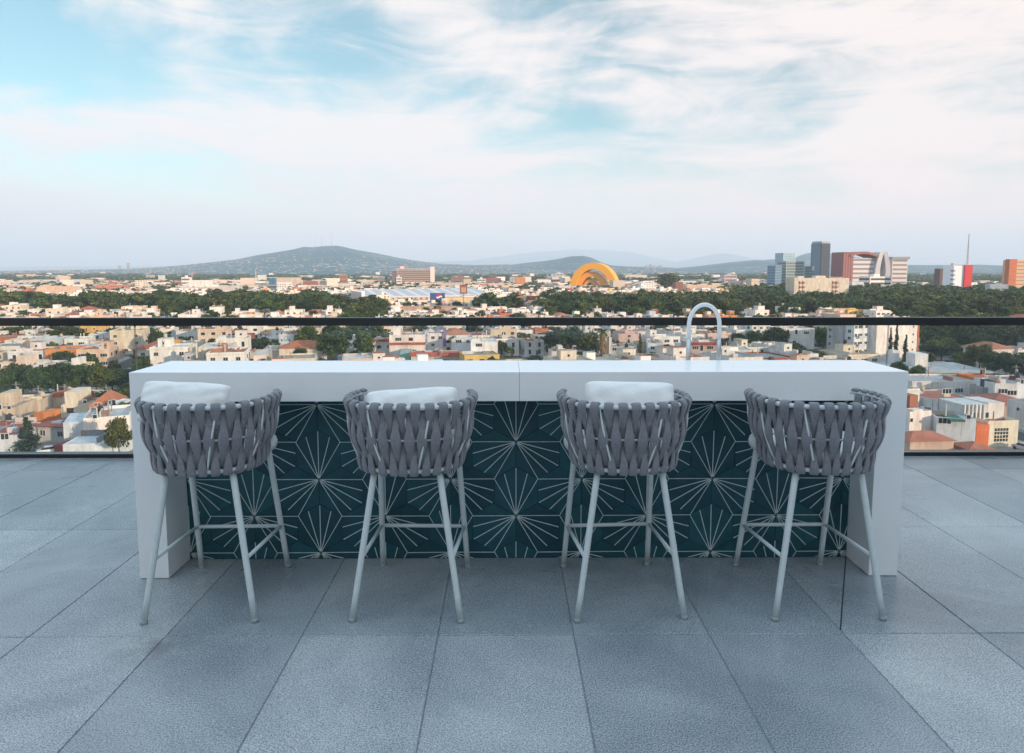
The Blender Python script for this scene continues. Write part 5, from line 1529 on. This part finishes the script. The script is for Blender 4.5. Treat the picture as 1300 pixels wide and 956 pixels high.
for i, c_ in enumerate(cands):
    if c_['y'] > 640: far_h.append(c_); continue
    ca, sa = math.cos(c_['rz']), math.sin(c_['rz'])
    P = []
    for fx in (-.42, -.15, .15, .42):
        for fz in (.25, .6, .9): 
            xx, yy = fx * c_['w'], -c_['d'] / 2; P.append((c_['x'] + xx * ca - yy * sa, c_['y'] + xx * sa + yy * ca, GROUND + c_['h'] * fz))
        for fy in (-.3, .3):
            xx, yy = fx * c_['w'], fy * c_['d']; P.append((c_['x'] + xx * ca - yy * sa, c_['y'] + xx * sa + yy * ca, GROUND + c_['h'] + .02))
    c_['n'] = seen(c_, ('h', i), P)
    (vis_h if c_['n'] >= 3 else far_h).append(c_)
N_HOUSES = 300 - len([r_ for r_ in NEAR if r_['category'] == 'house'])
vis_h.sort(key=lambda c: -(c['n'] / 20) * c['w'] * c['h'] / c['y'] ** 2)
far_h += vis_h[N_HOUSES:]
vis_h = sorted(vis_h[:N_HOUSES], key=lambda c: c['y'])
BANDS = [(0, 235, 'below the hedge'), (235, 300, 'level with the bar'), (300, 345, 'right above the bar'), (345, 400, 'midway up the glass'),
         (400, 455, 'just under the handrail'), (455, 530, 'right behind the handrail'), (530, 9999, 'above the handrail')]
hrd = random.Random(77)
ORD = 'first second third fourth fifth sixth seventh eighth ninth tenth eleventh twelfth thirteenth fourteenth fifteenth sixteenth seventeenth eighteenth nineteenth twentieth'.split()
for i_, t10 in enumerate(['twenty', 'thirty', 'forty', 'fifty', 'sixty', 'seventy', 'eighty', 'ninety']):
    if i_: ORD.append({'thirty': 'thirtieth', 'forty': 'fortieth', 'fifty': 'fiftieth', 'sixty': 'sixtieth', 'seventy': 'seventieth', 'eighty': 'eightieth', 'ninety': 'ninetieth'}[t10])
    for q in 'first second third fourth fifth sixth seventh eighth ninth'.split(): ORD.append(t10 + '-' + q)
fam = {}
for c_ in vis_h:
    band = [k for k, (a, b_, s_) in enumerate(BANDS) if a <= c_['y'] < b_][0]
    st_ = 'one-storey' if c_['h'] < 4.3 else ('three-storey' if c_['h'] > 9 else 'two-storey')
    c_['key'] = (band, c_['wall'], st_, c_['pitched'])
    fam.setdefault(c_['key'], []).append(c_)
for k, L_ in fam.items():
    L_.sort(key=lambda c: c['px'])
    for i_, c_ in enumerate(L_):
        kind = f"{k[1]} {k[2]} " + ('pitched-roof house' if k[3] else 'house')
        where = BANDS[k[0]][2]
        c_['label'] = (f"{kind} {where}" if len(L_) == 1 else f"{ORD[i_]} {kind} from the left {where}")
for c_ in vis_h:
    near_ = c_['y'] < 420
    o = house(c_['x'], c_['y'], c_['rz'], c_['w'], c_['d'], c_['h'], c_['wall'], c_['roof'], hrd, detail=2 if near_ else 1, pitched=c_['pitched'])
    tag(o, c_['label'], 'house', 'flat-roofed houses of the city')
    BUILT.append(o)

# individual trees: those that show largest, up to 300 with the named ones
vis_t, far_t = [], []
for i, c_ in enumerate(tcands):
    P = [(c_['x'] + fx * c_['w'], c_['y'] - c_['w'] * .3, GROUND + c_['h'] * fz) for fx in (-.25, 0, .25) for fz in (.4, .6, .8)] + [(c_['x'], c_['y'], GROUND + c_['h'] * .852)]
    c_['n'] = seen(c_, ('t', i), P)
    if c_['y'] > 720: far_t.append(c_); continue
    (vis_t if c_['n'] >= 2 else far_t).append(c_)
vis_t.sort(key=lambda c: -(c['n'] / 10) * (c['w'] / c['y']) ** 2)
N_TREES = 298 - len([t_ for t_ in TREES if t_.name.startswith('tree')])
far_t = far_t + vis_t[N_TREES:]
vis_t = vis_t[:N_TREES]
TB = [(0, 300, 'among the houses level with the bar top'), (300, 400, 'among the houses seen above the bar top'), (400, 480, 'just under the handrail'), (480, 545, 'in the near part of the belt'), (545, 9999, 'in the far part of the belt')]
tf = {}
for c_ in vis_t:
    band = [k for k, (a, b_, s_) in enumerate(TB) if a <= c_['y'] < b_][0]
    side = 'left' if c_['px'] < 650 else 'right'
    sz = 'small' if c_['h'] < 7.5 else ('tall' if c_['h'] > 12 else 'mid-sized')
    c_['key'] = (band, side, sz); tf.setdefault(c_['key'], []).append(c_)
for k, L_ in tf.items():
    L_.sort(key=lambda c: c['px'])
    for i_, c_ in enumerate(L_):
        w_ = TB[k[0]][2]
        c_['label'] = f"{ORD[i_] if k[1] == 'left' else ORD[len(L_) - 1 - i_]} {k[2]} tree from the {k[1]} {w_}"
for c_ in vis_t:
    t_ = tree(c_['x'], c_['y'], c_['w'], c_['h'], 'fine' if c_['y'] < 520 else 'round', hrd)
    tag(t_, c_['label'], 'tree', 'leafy trees of the city')

# ---------------------------------------------------------------- far woodland and far houses: past the 300 largest
def stuff_mesh(name, V, col, mat):
    nf = len(V) // 4
    me = bpy.data.meshes.new(name); me.vertices.add(nf * 4); me.vertices.foreach_set('co', V.astype(np.float32).ravel())
    me.loops.add(nf * 4); me.loops.foreach_set('vertex_index', np.arange(nf * 4, dtype=np.int32))
    me.polygons.add(nf); me.polygons.foreach_set('loop_start', np.arange(0, nf * 4, 4, dtype=np.int32)); me.polygons.foreach_set('loop_total', np.full(nf, 4, dtype=np.int32))
    if col is not None:
        a_ = me.attributes.new('tint', 'FLOAT_COLOR', 'FACE'); a_.data.foreach_set('color', np.c_[col, np.ones(nf)].astype(np.float32).ravel())
    me.materials.append(mat); me.update(); me.validate()
    o = link(name, me); tag(o, kind='stuff'); return o
def proto_quads(me):
    n_ = len(me.vertices); a_ = np.empty(n_ * 3, dtype=np.float32); me.vertices.foreach_get('co', a_); return a_.reshape(-1, 3)
lowp = [proto_quads(crown_mesh('crown_source', 4.3, 3.6, 6.2, 14, 17, .72, s, M['leaf'])) for s in (41, 42, 43)]
vlow = [proto_quads(crown_mesh('crown_source', 4.6, 3.2, 5.0, 7, 9, 1.25, s, M['leaf'])) for s in (51, 52, 53)]
chunks = []
def put(pq, x, y, w, h, a_):
    ca, sa = math.cos(a_), math.sin(a_)
    X_ = pq[:, 0] * ca - pq[:, 1] * sa; Y_ = pq[:, 0] * sa + pq[:, 1] * ca
    chunks.append(np.stack([x + X_ * w / 9, y + Y_ * w / 9, GROUND + pq[:, 2] * h / 10], 1))
for c_ in far_t: put(grnd.choice(lowp), c_['x'], c_['y'], c_['w'], c_['h'], grnd.uniform(0, 6.28))
for k in range(13500):      # beyond 960 m
    y = 960 * (5200 / 960) ** (grnd.random() ** .9); px = grnd.uniform(-60, 1360)
    dens = .6
    if 700 < px < 990 and 3000 < y: dens = .9
    if px > 1070 and y < 2400: dens = .95
    if math.sin(px * .021 + y * .004) + math.sin(px * .047 - y * .0021) > .7: dens = .85
    if grnd.random() > dens: continue
    h_ = grnd.uniform(7, 13) * (1 if y < 1700 else 1.3); w_ = grnd.uniform(9, 18) * (1 if y < 1700 else 2.4)
    put(grnd.choice(vlow), at_dist(px, y).x, y, w_, h_, grnd.uniform(0, 6.28))
stuff_mesh('far_woodland', np.concatenate(chunks), None, M['leaf'])
for me in [m_ for m_ in bpy.data.meshes if m_.name.startswith('crown_source')]: bpy.data.meshes.remove(me)

QV, QC = [], []
def fbox(x, y, rz, w, d, h, wc, rc, win=False):
    ca, sa = math.cos(rz), math.sin(rz)
    T = lambda a_, b_, z: (x + a_ * ca - b_ * sa, y + a_ * sa + b_ * ca, GROUND + z)
    hw, hd = w / 2, d / 2
    QV.extend([T(-hw, -hd, 0), T(hw, -hd, 0), T(hw, -hd, h), T(-hw, -hd, h)]); QC.append(wc)
    QV.extend([T(hw, -hd, 0), T(hw, hd, 0), T(hw, hd, h), T(hw, -hd, h)]); QC.append(wc)
    QV.extend([T(-hw, hd, 0), T(-hw, -hd, 0), T(-hw, -hd, h), T(-hw, hd, h)]); QC.append(wc)
    QV.extend([T(hw, hd, 0), T(-hw, hd, 0), T(-hw, hd, h), T(hw, hd, h)]); QC.append(wc)
    QV.extend([T(-hw, -hd, h), T(hw, -hd, h), T(hw, hd, h), T(-hw, hd, h)]); QC.append(rc)
    if win:
        n_ = max(1, int(w / 3.2))
        for fl in range(max(1, int(h // 3))):
            for k in range(n_):
                if grnd.random() < .3: continue
                a_ = -hw + w * (k + .5) / n_; z = fl * 3 + 1.0; e = -hd - .06
                QV.extend([T(a_ - .75, e, z), T(a_ + .75, e, z), T(a_ + .75, e, z + 1.2), T(a_ - .75, e, z + 1.2)]); QC.append((.06, .06, .065))
for c_ in far_h:
    wc = grnd.choice(WALLS[c_['wall']]); rc = ROOFS[c_['roof']]
    fbox(c_['x'], c_['y'], c_['rz'], c_['w'], c_['d'], c_['h'], wc, rc, True)
    if grnd.random() < .5: fbox(c_['x'] + grnd.uniform(-2, 2), c_['y'] + grnd.uniform(0, 3), c_['rz'], grnd.uniform(2.5, 4.5), grnd.uniform(3, 5), c_['h'] + 2.4, wc, rc)
    if grnd.random() < .3: fbox(c_['x'] + grnd.uniform(-3, 3), c_['y'] + grnd.uniform(0, 3), c_['rz'], 1.2, 1.2, c_['h'] + 1.6, (.05, .05, .05), (.05, .05, .05))
FARP = ['white'] * 20 + ['cream'] * 10 + ['peach'] * 9 + ['pale pink'] * 6 + ['sand'] * 6 + ['pale grey'] * 6 + ['terracotta'] * 2 + ['brick red']
for k in range(11500):
    y = 1000 * (4800 / 1000) ** grnd.random(); px = grnd.uniform(-50, 1350)
    x = at_dist(px, y).x
    if not clear(x, y, 6): continue
    if px > 1070 and y < 2200 and grnd.random() < .8: continue
    if y > 1800 and grnd.random() < .35: continue
    s_ = 1 + (y - 1000) / 5200
    w = grnd.uniform(8, 18) * s_; d = grnd.uniform(9, 16) * s_; h = grnd.uniform(4, 9.5)
    if grnd.random() < .045: w *= 2.4; h = grnd.uniform(8, 13)
    if grnd.random() < .012: w = grnd.uniform(12, 20); h = grnd.uniform(13, 21)
    wl = grnd.choice(FARP); dk = grnd.uniform(.6, 1.05)
    fbox(x, y, TH + grnd.uniform(-.25, .25), w, d, h, tuple(v * dk for v in grnd.choice(WALLS[wl])), ROOFS[grnd.choice(RPICK)], y < 1500 and grnd.random() < .6)
# kerbed street grid between the near rows
sb = MB(); pb_ = MB()
for bi in range(-8, 9):
    for bj in range(2, 14):
        u0, v0 = bi * BW - 2.2, bj * BD - 3.0
        us, vs_ = u0, v0
        cs = [uv2xy(u0, v0), uv2xy(u0 + BW - 7.5, v0), uv2xy(u0 + BW - 7.5, v0 + 40), uv2xy(u0, v0 + 40)]
        if max(c_[1] for c_ in cs) < 110 or min(c_[1] for c_ in cs) > 620: continue
        zt_ = GROUND - .02
        sb.add([(*c_, GROUND - .16) for c_ in cs] + [(*c_, zt_) for c_ in cs], [(0, 1, 5, 4), (1, 2, 6, 5), (2, 3, 7, 6), (3, 0, 4, 7), (4, 5, 6, 7)])
M['pavement'] = simple('city_pavement', (.30, .28, .26), .9, nscale=.3, nvar=.3)
M['asphalt'] = simple('asphalt', (.055, .055, .058), .85, nscale=.5, nvar=.25)
o = sb.build('pavement', M['pavement']); tag(o, kind='structure')
mb = MB(); mb.add([(-420, 100, GROUND - .17), (420, 100, GROUND - .17), (520, 640, GROUND - .17), (-520, 640, GROUND - .17)], [(0, 1, 2, 3)]); o = mb.build('street', M['asphalt']); tag(o, kind='structure')

# ---------------------------------------------------------------- hills
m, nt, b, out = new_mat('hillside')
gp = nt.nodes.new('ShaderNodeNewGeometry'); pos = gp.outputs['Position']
c = ramp(nt, noise(nt, .0022, 7, .62, pos), [(.34, (.018, .078, .105)), (.54, (.034, .108, .135)), (.70, (.085, .135, .145))])  # blue of the distance haze put into the slope colour
vo = N(nt, 'ShaderNodeTexVoronoi'); vo.inputs['Scale'].default_value = .020; nt.links.new(pos, vo.inputs['Vector'])
town = ramp(nt, noise(nt, .0011, 4, .6, pos), [(.44, 0), (.54, 1)])
dots = ramp(nt, vo.outputs['Distance'], [(.20, 1), (.34, 0)])
mu = N(nt, 'ShaderNodeMath', operation='MULTIPLY'); nt.links.new(town, mu.inputs[0]); nt.links.new(dots, mu.inputs[1])
sz_ = nt.nodes.new('ShaderNodeSeparateXYZ'); nt.links.new(pos, sz_.inputs[0])
hi = nt.nodes.new('ShaderNodeMapRange'); hi.inputs[1].default_value = 60; hi.inputs[2].default_value = 150; hi.inputs[3].default_value = 1; hi.inputs[4].default_value = 0; nt.links.new(sz_.outputs[2], hi.inputs[0])
mu2 = N(nt, 'ShaderNodeMath', operation='MULTIPLY'); nt.links.new(mu.outputs[0], mu2.inputs[0]); nt.links.new(hi.outputs[0], mu2.inputs[1])
c = mixrgb(nt, c, (.36, .34, .30), mu2.outputs[0])
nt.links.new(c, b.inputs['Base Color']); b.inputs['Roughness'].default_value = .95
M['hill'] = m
from mathutils import noise as mnoise
def hill(name, prof, dist, wf, wb, amp=.06, nj=26, step=3):
    pxs = np.arange(prof[0][0], prof[-1][0] + 1, step)
    pys = np.interp(pxs, [p[0] for p in prof], [p[1] for p in prof])
    vs = []; 
    js = [(-1 + 2 * j / nj) for j in range(nj + 1)]
    for px, py in zip(pxs, pys):
        H_ = height_at(px, py, dist) - GROUND
        for s_ in js:
            yy = dist + (s_ * wf if s_ < 0 else s_ * wb)
            p = at_dist(px, yy)
            f_ = (1 - abs(s_) ** 1.35) ** 1.0
            nz = mnoise.fractal(Vector((p.x / 900, yy / 900, dist * .01)), 1.0, 2.0, 5) 
            z = GROUND - 2 + (H_ + 2) * max(0, f_) * (1 + amp * 3.2 * nz * min(1, abs(s_) * 5)) + H_ * amp * .25 * nz
            vs.append((p.x, yy, max(GROUND - 2, z)))
    nn = nj + 1
    fs = [(i * nn + j, (i + 1) * nn + j, (i + 1) * nn + j + 1, i * nn + j + 1) for i in range(len(pxs) - 1) for j in range(nj)]
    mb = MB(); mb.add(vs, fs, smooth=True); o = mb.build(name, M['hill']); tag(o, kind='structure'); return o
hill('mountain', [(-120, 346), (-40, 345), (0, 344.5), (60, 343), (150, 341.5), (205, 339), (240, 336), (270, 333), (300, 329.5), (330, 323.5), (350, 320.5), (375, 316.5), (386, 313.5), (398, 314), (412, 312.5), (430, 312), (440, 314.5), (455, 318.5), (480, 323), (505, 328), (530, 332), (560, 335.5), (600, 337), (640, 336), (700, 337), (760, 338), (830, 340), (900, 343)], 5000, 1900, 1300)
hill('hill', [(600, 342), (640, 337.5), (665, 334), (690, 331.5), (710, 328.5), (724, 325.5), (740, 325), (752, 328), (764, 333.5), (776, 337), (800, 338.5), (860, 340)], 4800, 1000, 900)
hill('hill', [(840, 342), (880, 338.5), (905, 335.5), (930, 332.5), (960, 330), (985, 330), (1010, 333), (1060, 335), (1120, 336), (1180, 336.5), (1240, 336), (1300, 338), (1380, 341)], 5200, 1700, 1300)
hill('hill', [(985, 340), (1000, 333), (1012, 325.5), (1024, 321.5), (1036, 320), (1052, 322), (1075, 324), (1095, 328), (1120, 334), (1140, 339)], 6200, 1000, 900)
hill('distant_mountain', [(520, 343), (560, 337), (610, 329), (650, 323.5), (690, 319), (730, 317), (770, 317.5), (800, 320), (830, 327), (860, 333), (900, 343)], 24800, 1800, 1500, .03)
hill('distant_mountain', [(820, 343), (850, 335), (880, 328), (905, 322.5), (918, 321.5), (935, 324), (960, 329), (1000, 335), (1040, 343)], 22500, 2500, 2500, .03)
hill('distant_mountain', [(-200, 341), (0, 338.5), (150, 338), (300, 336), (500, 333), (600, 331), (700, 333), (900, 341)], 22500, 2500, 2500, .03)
# settlements climbing the lower slopes
dg = bpy.context.evaluated_depsgraph_get() if False else None
mt = bpy.data.objects['mountain']
hb_ = BVHTree.FromPolygons([v.co[:] for v in mt.data.vertices], [p.vertices[:] for p in mt.data.polygons])
for k in range(1900):
    px = grnd.uniform(-20, 900); y = grnd.uniform(3200, 4900)
    x = at_dist(px, y).x
    hit = hb_.ray_cast(Vector((x, y, 2000)), Vector((0, 0, -1)))
    if hit[0] is None or hit[0].z > 40 + 110 * grnd.random() ** 2: continue
    z = hit[0].z - GROUND
    n0 = len(QV)
    fbox(x, y, grnd.uniform(-.4, .4), grnd.uniform(6, 11), grnd.uniform(6, 10), grnd.uniform(3.2, 5), tuple(v * .5 for v in grnd.choice(WALLS[grnd.choice(FARP)])), ROOFS[grnd.choice(RPICK)])
    for q in range(n0, len(QV)): QV[q] = (QV[q][0], QV[q][1], QV[q][2] + z - 2)
stuff_mesh('far_houses', np.array(QV), np.array(QC), M['far'])

# radio masts on the summit
for px, yt_, yb_, lab in ((401, 297, 315, 'thin radio mast on the mountain top, leftmost of three'), (409, 300, 314, 'thin radio mast on the mountain top, middle and shortest of three'), (422, 296, 313, 'thin radio mast on the mountain top, rightmost of three')):
    p = at_dist(px, 5000); z0 = height_at(px, yb_, 5000); z1 = height_at(px, yt_, 5000)
    r_ = empty('radio_mast', (p.x, p.y, z0 - 4)); tag(r_, lab, 'mast', 'radio masts on the mountain')
    mb = MB(); H_ = z1 - z0
    for k in range(8): mb.box(-.95 + k * .07, .95 - k * .07, -.8, .8, H_ * k / 8, H_ * (k + .96) / 8, (.35, .16, .15) if k % 2 else (.5, .5, .5))
    mb.build('shaft', M['far'], r_)

# ---------------------------------------------------------------- the air
mb = MB(); mb.box(-26500, 26500, -26500, 26500, GROUND - 3.5, 860)
m = bpy.data.materials.new('haze_air'); m.use_nodes = True; nt = m.node_tree; nt.nodes.clear()
out = nt.nodes.new('ShaderNodeOutputMaterial'); pvn = nt.nodes.new('ShaderNodeVolumePrincipled')
pvn.inputs['Color'].default_value = HAZE_COLOR; pvn.inputs['Density'].default_value = HAZE_DENSITY; pvn.inputs['Anisotropy'].default_value = 0.0
nt.links.new(pvn.outputs[0], out.inputs['Volume'])
o = mb.build('haze', m); tag(o, kind='stuff')
# ---------------------------------------------------------------- light, sky, camera
SUN_EL, SUN_AZ = R(SUN_ELEV), R(180 - 50)      # azimuth clockwise from +Y: behind the camera, to its right
sd = Vector((math.cos(SUN_EL) * math.sin(SUN_AZ), math.cos(SUN_EL) * math.cos(SUN_AZ), math.sin(SUN_EL)))
ld = bpy.data.lights.new('sun', 'SUN'); ld.energy = SUN_STRENGTH; ld.angle = R(.55); ld.color = SUN_COLOR
lo = bpy.data.objects.new('sun', ld); COL.objects.link(lo); lo.rotation_euler = sd.to_track_quat('Z', 'Y').to_euler()

world = bpy.data.worlds.new('World'); scene.world = world; world.use_nodes = True
nt = world.node_tree; nt.nodes.clear()
wo = nt.nodes.new('ShaderNodeOutputWorld'); bg = nt.nodes.new('ShaderNodeBackground'); nt.links.new(bg.outputs[0], wo.inputs[0])
sky = nt.nodes.new('ShaderNodeTexSky'); sky.sky_type = 'NISHITA'; sky.sun_disc = False
sky.sun_elevation = SUN_EL; sky.sun_rotation = SUN_AZ; sky.altitude = 1500; sky.air_density = 1.0; sky.dust_density = 1.2; sky.ozone_density = 3.0
def mth(op, a, b_=None, clamp=False):
    n = nt.nodes.new('ShaderNodeMath'); n.operation = op; n.use_clamp = clamp
    for s_, v in ((n.inputs[0], a), (n.inputs[1], b_)):
        if v is None: continue
        if isinstance(v, (int, float)): s_.default_value = v
        else: nt.links.new(v, s_)
    return n.outputs[0]
tc = nt.nodes.new('ShaderNodeTexCoord')
sep = nt.nodes.new('ShaderNodeSeparateXYZ'); nt.links.new(tc.outputs['Generated'], sep.inputs[0])
az = mth('MULTIPLY', mth('ARCTAN2', sep.outputs[0], sep.outputs[1]), 180 / math.pi)
el = mth('MULTIPLY', mth('ARCSINE', sep.outputs[2]), 180 / math.pi)
def azel(px, py):
    d = ray(px, py).normalized()
    return math.degrees(math.atan2(d.x, d.y)), math.degrees(math.asin(d.z))
# wispy noise, stretched along the drift of the cirrus and warped
comb = nt.nodes.new('ShaderNodeCombineXYZ'); nt.links.new(az, comb.inputs[0]); nt.links.new(el, comb.inputs[1])
mp1 = N(nt, 'ShaderNodeMapping'); mp1.inputs['Rotation'].default_value = (0, 0, R(-14)); mp1.inputs['Scale'].default_value = (.035, .11, 1)
nt.links.new(comb.outputs[0], mp1.inputs[0])
n1 = noise(nt, 1.0, 9, .56, mp1.outputs[0], .9)
mp2 = N(nt, 'ShaderNodeMapping'); mp2.inputs['Rotation'].default_value = (0, 0, R(-38)); mp2.inputs['Scale'].default_value = (.10, .42, 1); mp2.inputs['Location'].default_value = (3, 7, 2)
nt.links.new(comb.outputs[0], mp2.inputs[0])
n2 = noise(nt, 1.0, 8, .6, mp2.outputs[0], 1.4)
wsp = mth('ADD', mth('MULTIPLY', n1, .72), mth('MULTIPLY', n2, .28))
def blob(px, py, wpx, hpx, rot, amp):
    a0, e0 = azel(px, py)
    k = math.degrees(1 / FPX) * .92
    ca, sa = math.cos(R(rot)), math.sin(R(rot))
    dx = mth('SUBTRACT', az, a0); dy = mth('SUBTRACT', el, e0)
    u = mth('DIVIDE', mth('ADD', mth('MULTIPLY', dx, ca), mth('MULTIPLY', dy, sa)), wpx * k)
    v = mth('DIVIDE', mth('SUBTRACT', mth('MULTIPLY', dy, ca), mth('MULTIPLY', dx, sa)), hpx * k)
    q = mth('ADD', mth('MULTIPLY', u, u), mth('MULTIPLY', v, v))
    return mth('MULTIPLY', mth('EXPONENT', mth('MULTIPLY', q, -1)), amp)
BLOBS = [(190, 70, 300, 62, -2, -.36), (20, 60, 160, 70, 0, -.12), (470, 75, 90, 60, -20, -.20), (735, 145, 62, 48, -30, -.24), (860, 95, 120, 20, -8, -.13), (650, 22, 60, 18, 0, -.10),
         (440, 15, 110, 20, -6, -.16), (980, 100, 60, 16, 25, -.10), (200, 240, 300, 28, 0, -.10), (80, 215, 120, 26, 0, -.12),
         (60, 150, 190, 26, -4, .22), (330, 165, 230, 48, -10, .34), (520, 150, 120, 42, -24, .20), (640, 60, 160, 34, -8, .20), (930, 45, 240, 60, 14, .26), (1130, 160, 260, 120, 20, .24), (1250, 60, 160, 70, 0, .14)]
cov = mth('MULTIPLY', mth('SUBTRACT', wsp, .5), 3.2)
for B_ in BLOBS: cov = mth('ADD', cov, blob(*B_))
cov = mth('ADD', cov, .56)
mask = nt.nodes.new('ShaderNodeMapRange'); mask.interpolation_type = 'SMOOTHSTEP'
mask.inputs[1].default_value = .18; mask.inputs[2].default_value = .82; mask.inputs[3].default_value = 0.0; mask.inputs[4].default_value = .96
nt.links.new(cov, mask.inputs[0])
# clouds warm towards the lower right of the view
azr = nt.nodes.new('ShaderNodeMapRange'); azr.inputs[1].default_value = -40; azr.inputs[2].default_value = 40; nt.links.new(az, azr.inputs[0])
ccol = mixrgb(nt, CLOUD_L, CLOUD_R, azr.outputs[0])
skyc = mixrgb(nt, sky.outputs[0], SKY_TINT, 1.0, 'MULTIPLY')
# thin veil that thickens towards the horizon
elv = nt.nodes.new('ShaderNodeMapRange'); elv.interpolation_type = 'SMOOTHSTEP'
elv.inputs[1].default_value = 1; elv.inputs[2].default_value = 11; elv.inputs[3].default_value = .93; elv.inputs[4].default_value = .0
nt.links.new(el, elv.inputs[0])
veil = mixrgb(nt, VEIL_L, VEIL_R, azr.outputs[0])
c1 = mixrgb(nt, skyc, ccol, mask.outputs[0])
upm = nt.nodes.new('ShaderNodeMapRange'); upm.interpolation_type = 'SMOOTHSTEP'; upm.inputs[1].default_value = 30; upm.inputs[2].default_value = 60
nt.links.new(el, upm.inputs[0])
c1 = mixrgb(nt, c1, HIGH_SKY_FILL, upm.outputs[0])      # overhead sky brightened out of view, added as fill for the terrace
c2 = mixrgb(nt, c1, veil, elv.outputs[0])
nt.links.new(c2, bg.inputs[0]); bg.inputs[1].default_value = SKY_STRENGTH

cd = bpy.data.cameras.new('camera'); cam = bpy.data.objects.new('camera', cd); COL.objects.link(cam)
cam.location = (0, 0, EYE); cam.rotation_euler = (math.pi / 2 - PITCH, 0, YAW)
cd.sensor_width = 36; cd.lens = FPX / 1300 * 36; cd.shift_y = -45 / 1300
cd.clip_start = .05; cd.clip_end = 80000
scene.camera = cam
vs_ = scene.view_settings
scene.display_settings.display_device = 'sRGB'
vs_.view_transform = 'Standard'; vs_.look = 'None'; vs_.gamma = 1; vs_.exposure = EXPOSURE; vs_.use_curve_mapping = False
scene.render.engine = 'CYCLES'
cy = scene.cycles
cy.use_denoising = True
cy.max_bounces = 8; cy.diffuse_bounces = 4; cy.glossy_bounces = 4; cy.transmission_bounces = 6; cy.transparent_max_bounces = 16; cy.volume_bounces = 1
cy.sample_clamp_indirect = 8
cy.use_adaptive_sampling = True; cy.adaptive_threshold = .015
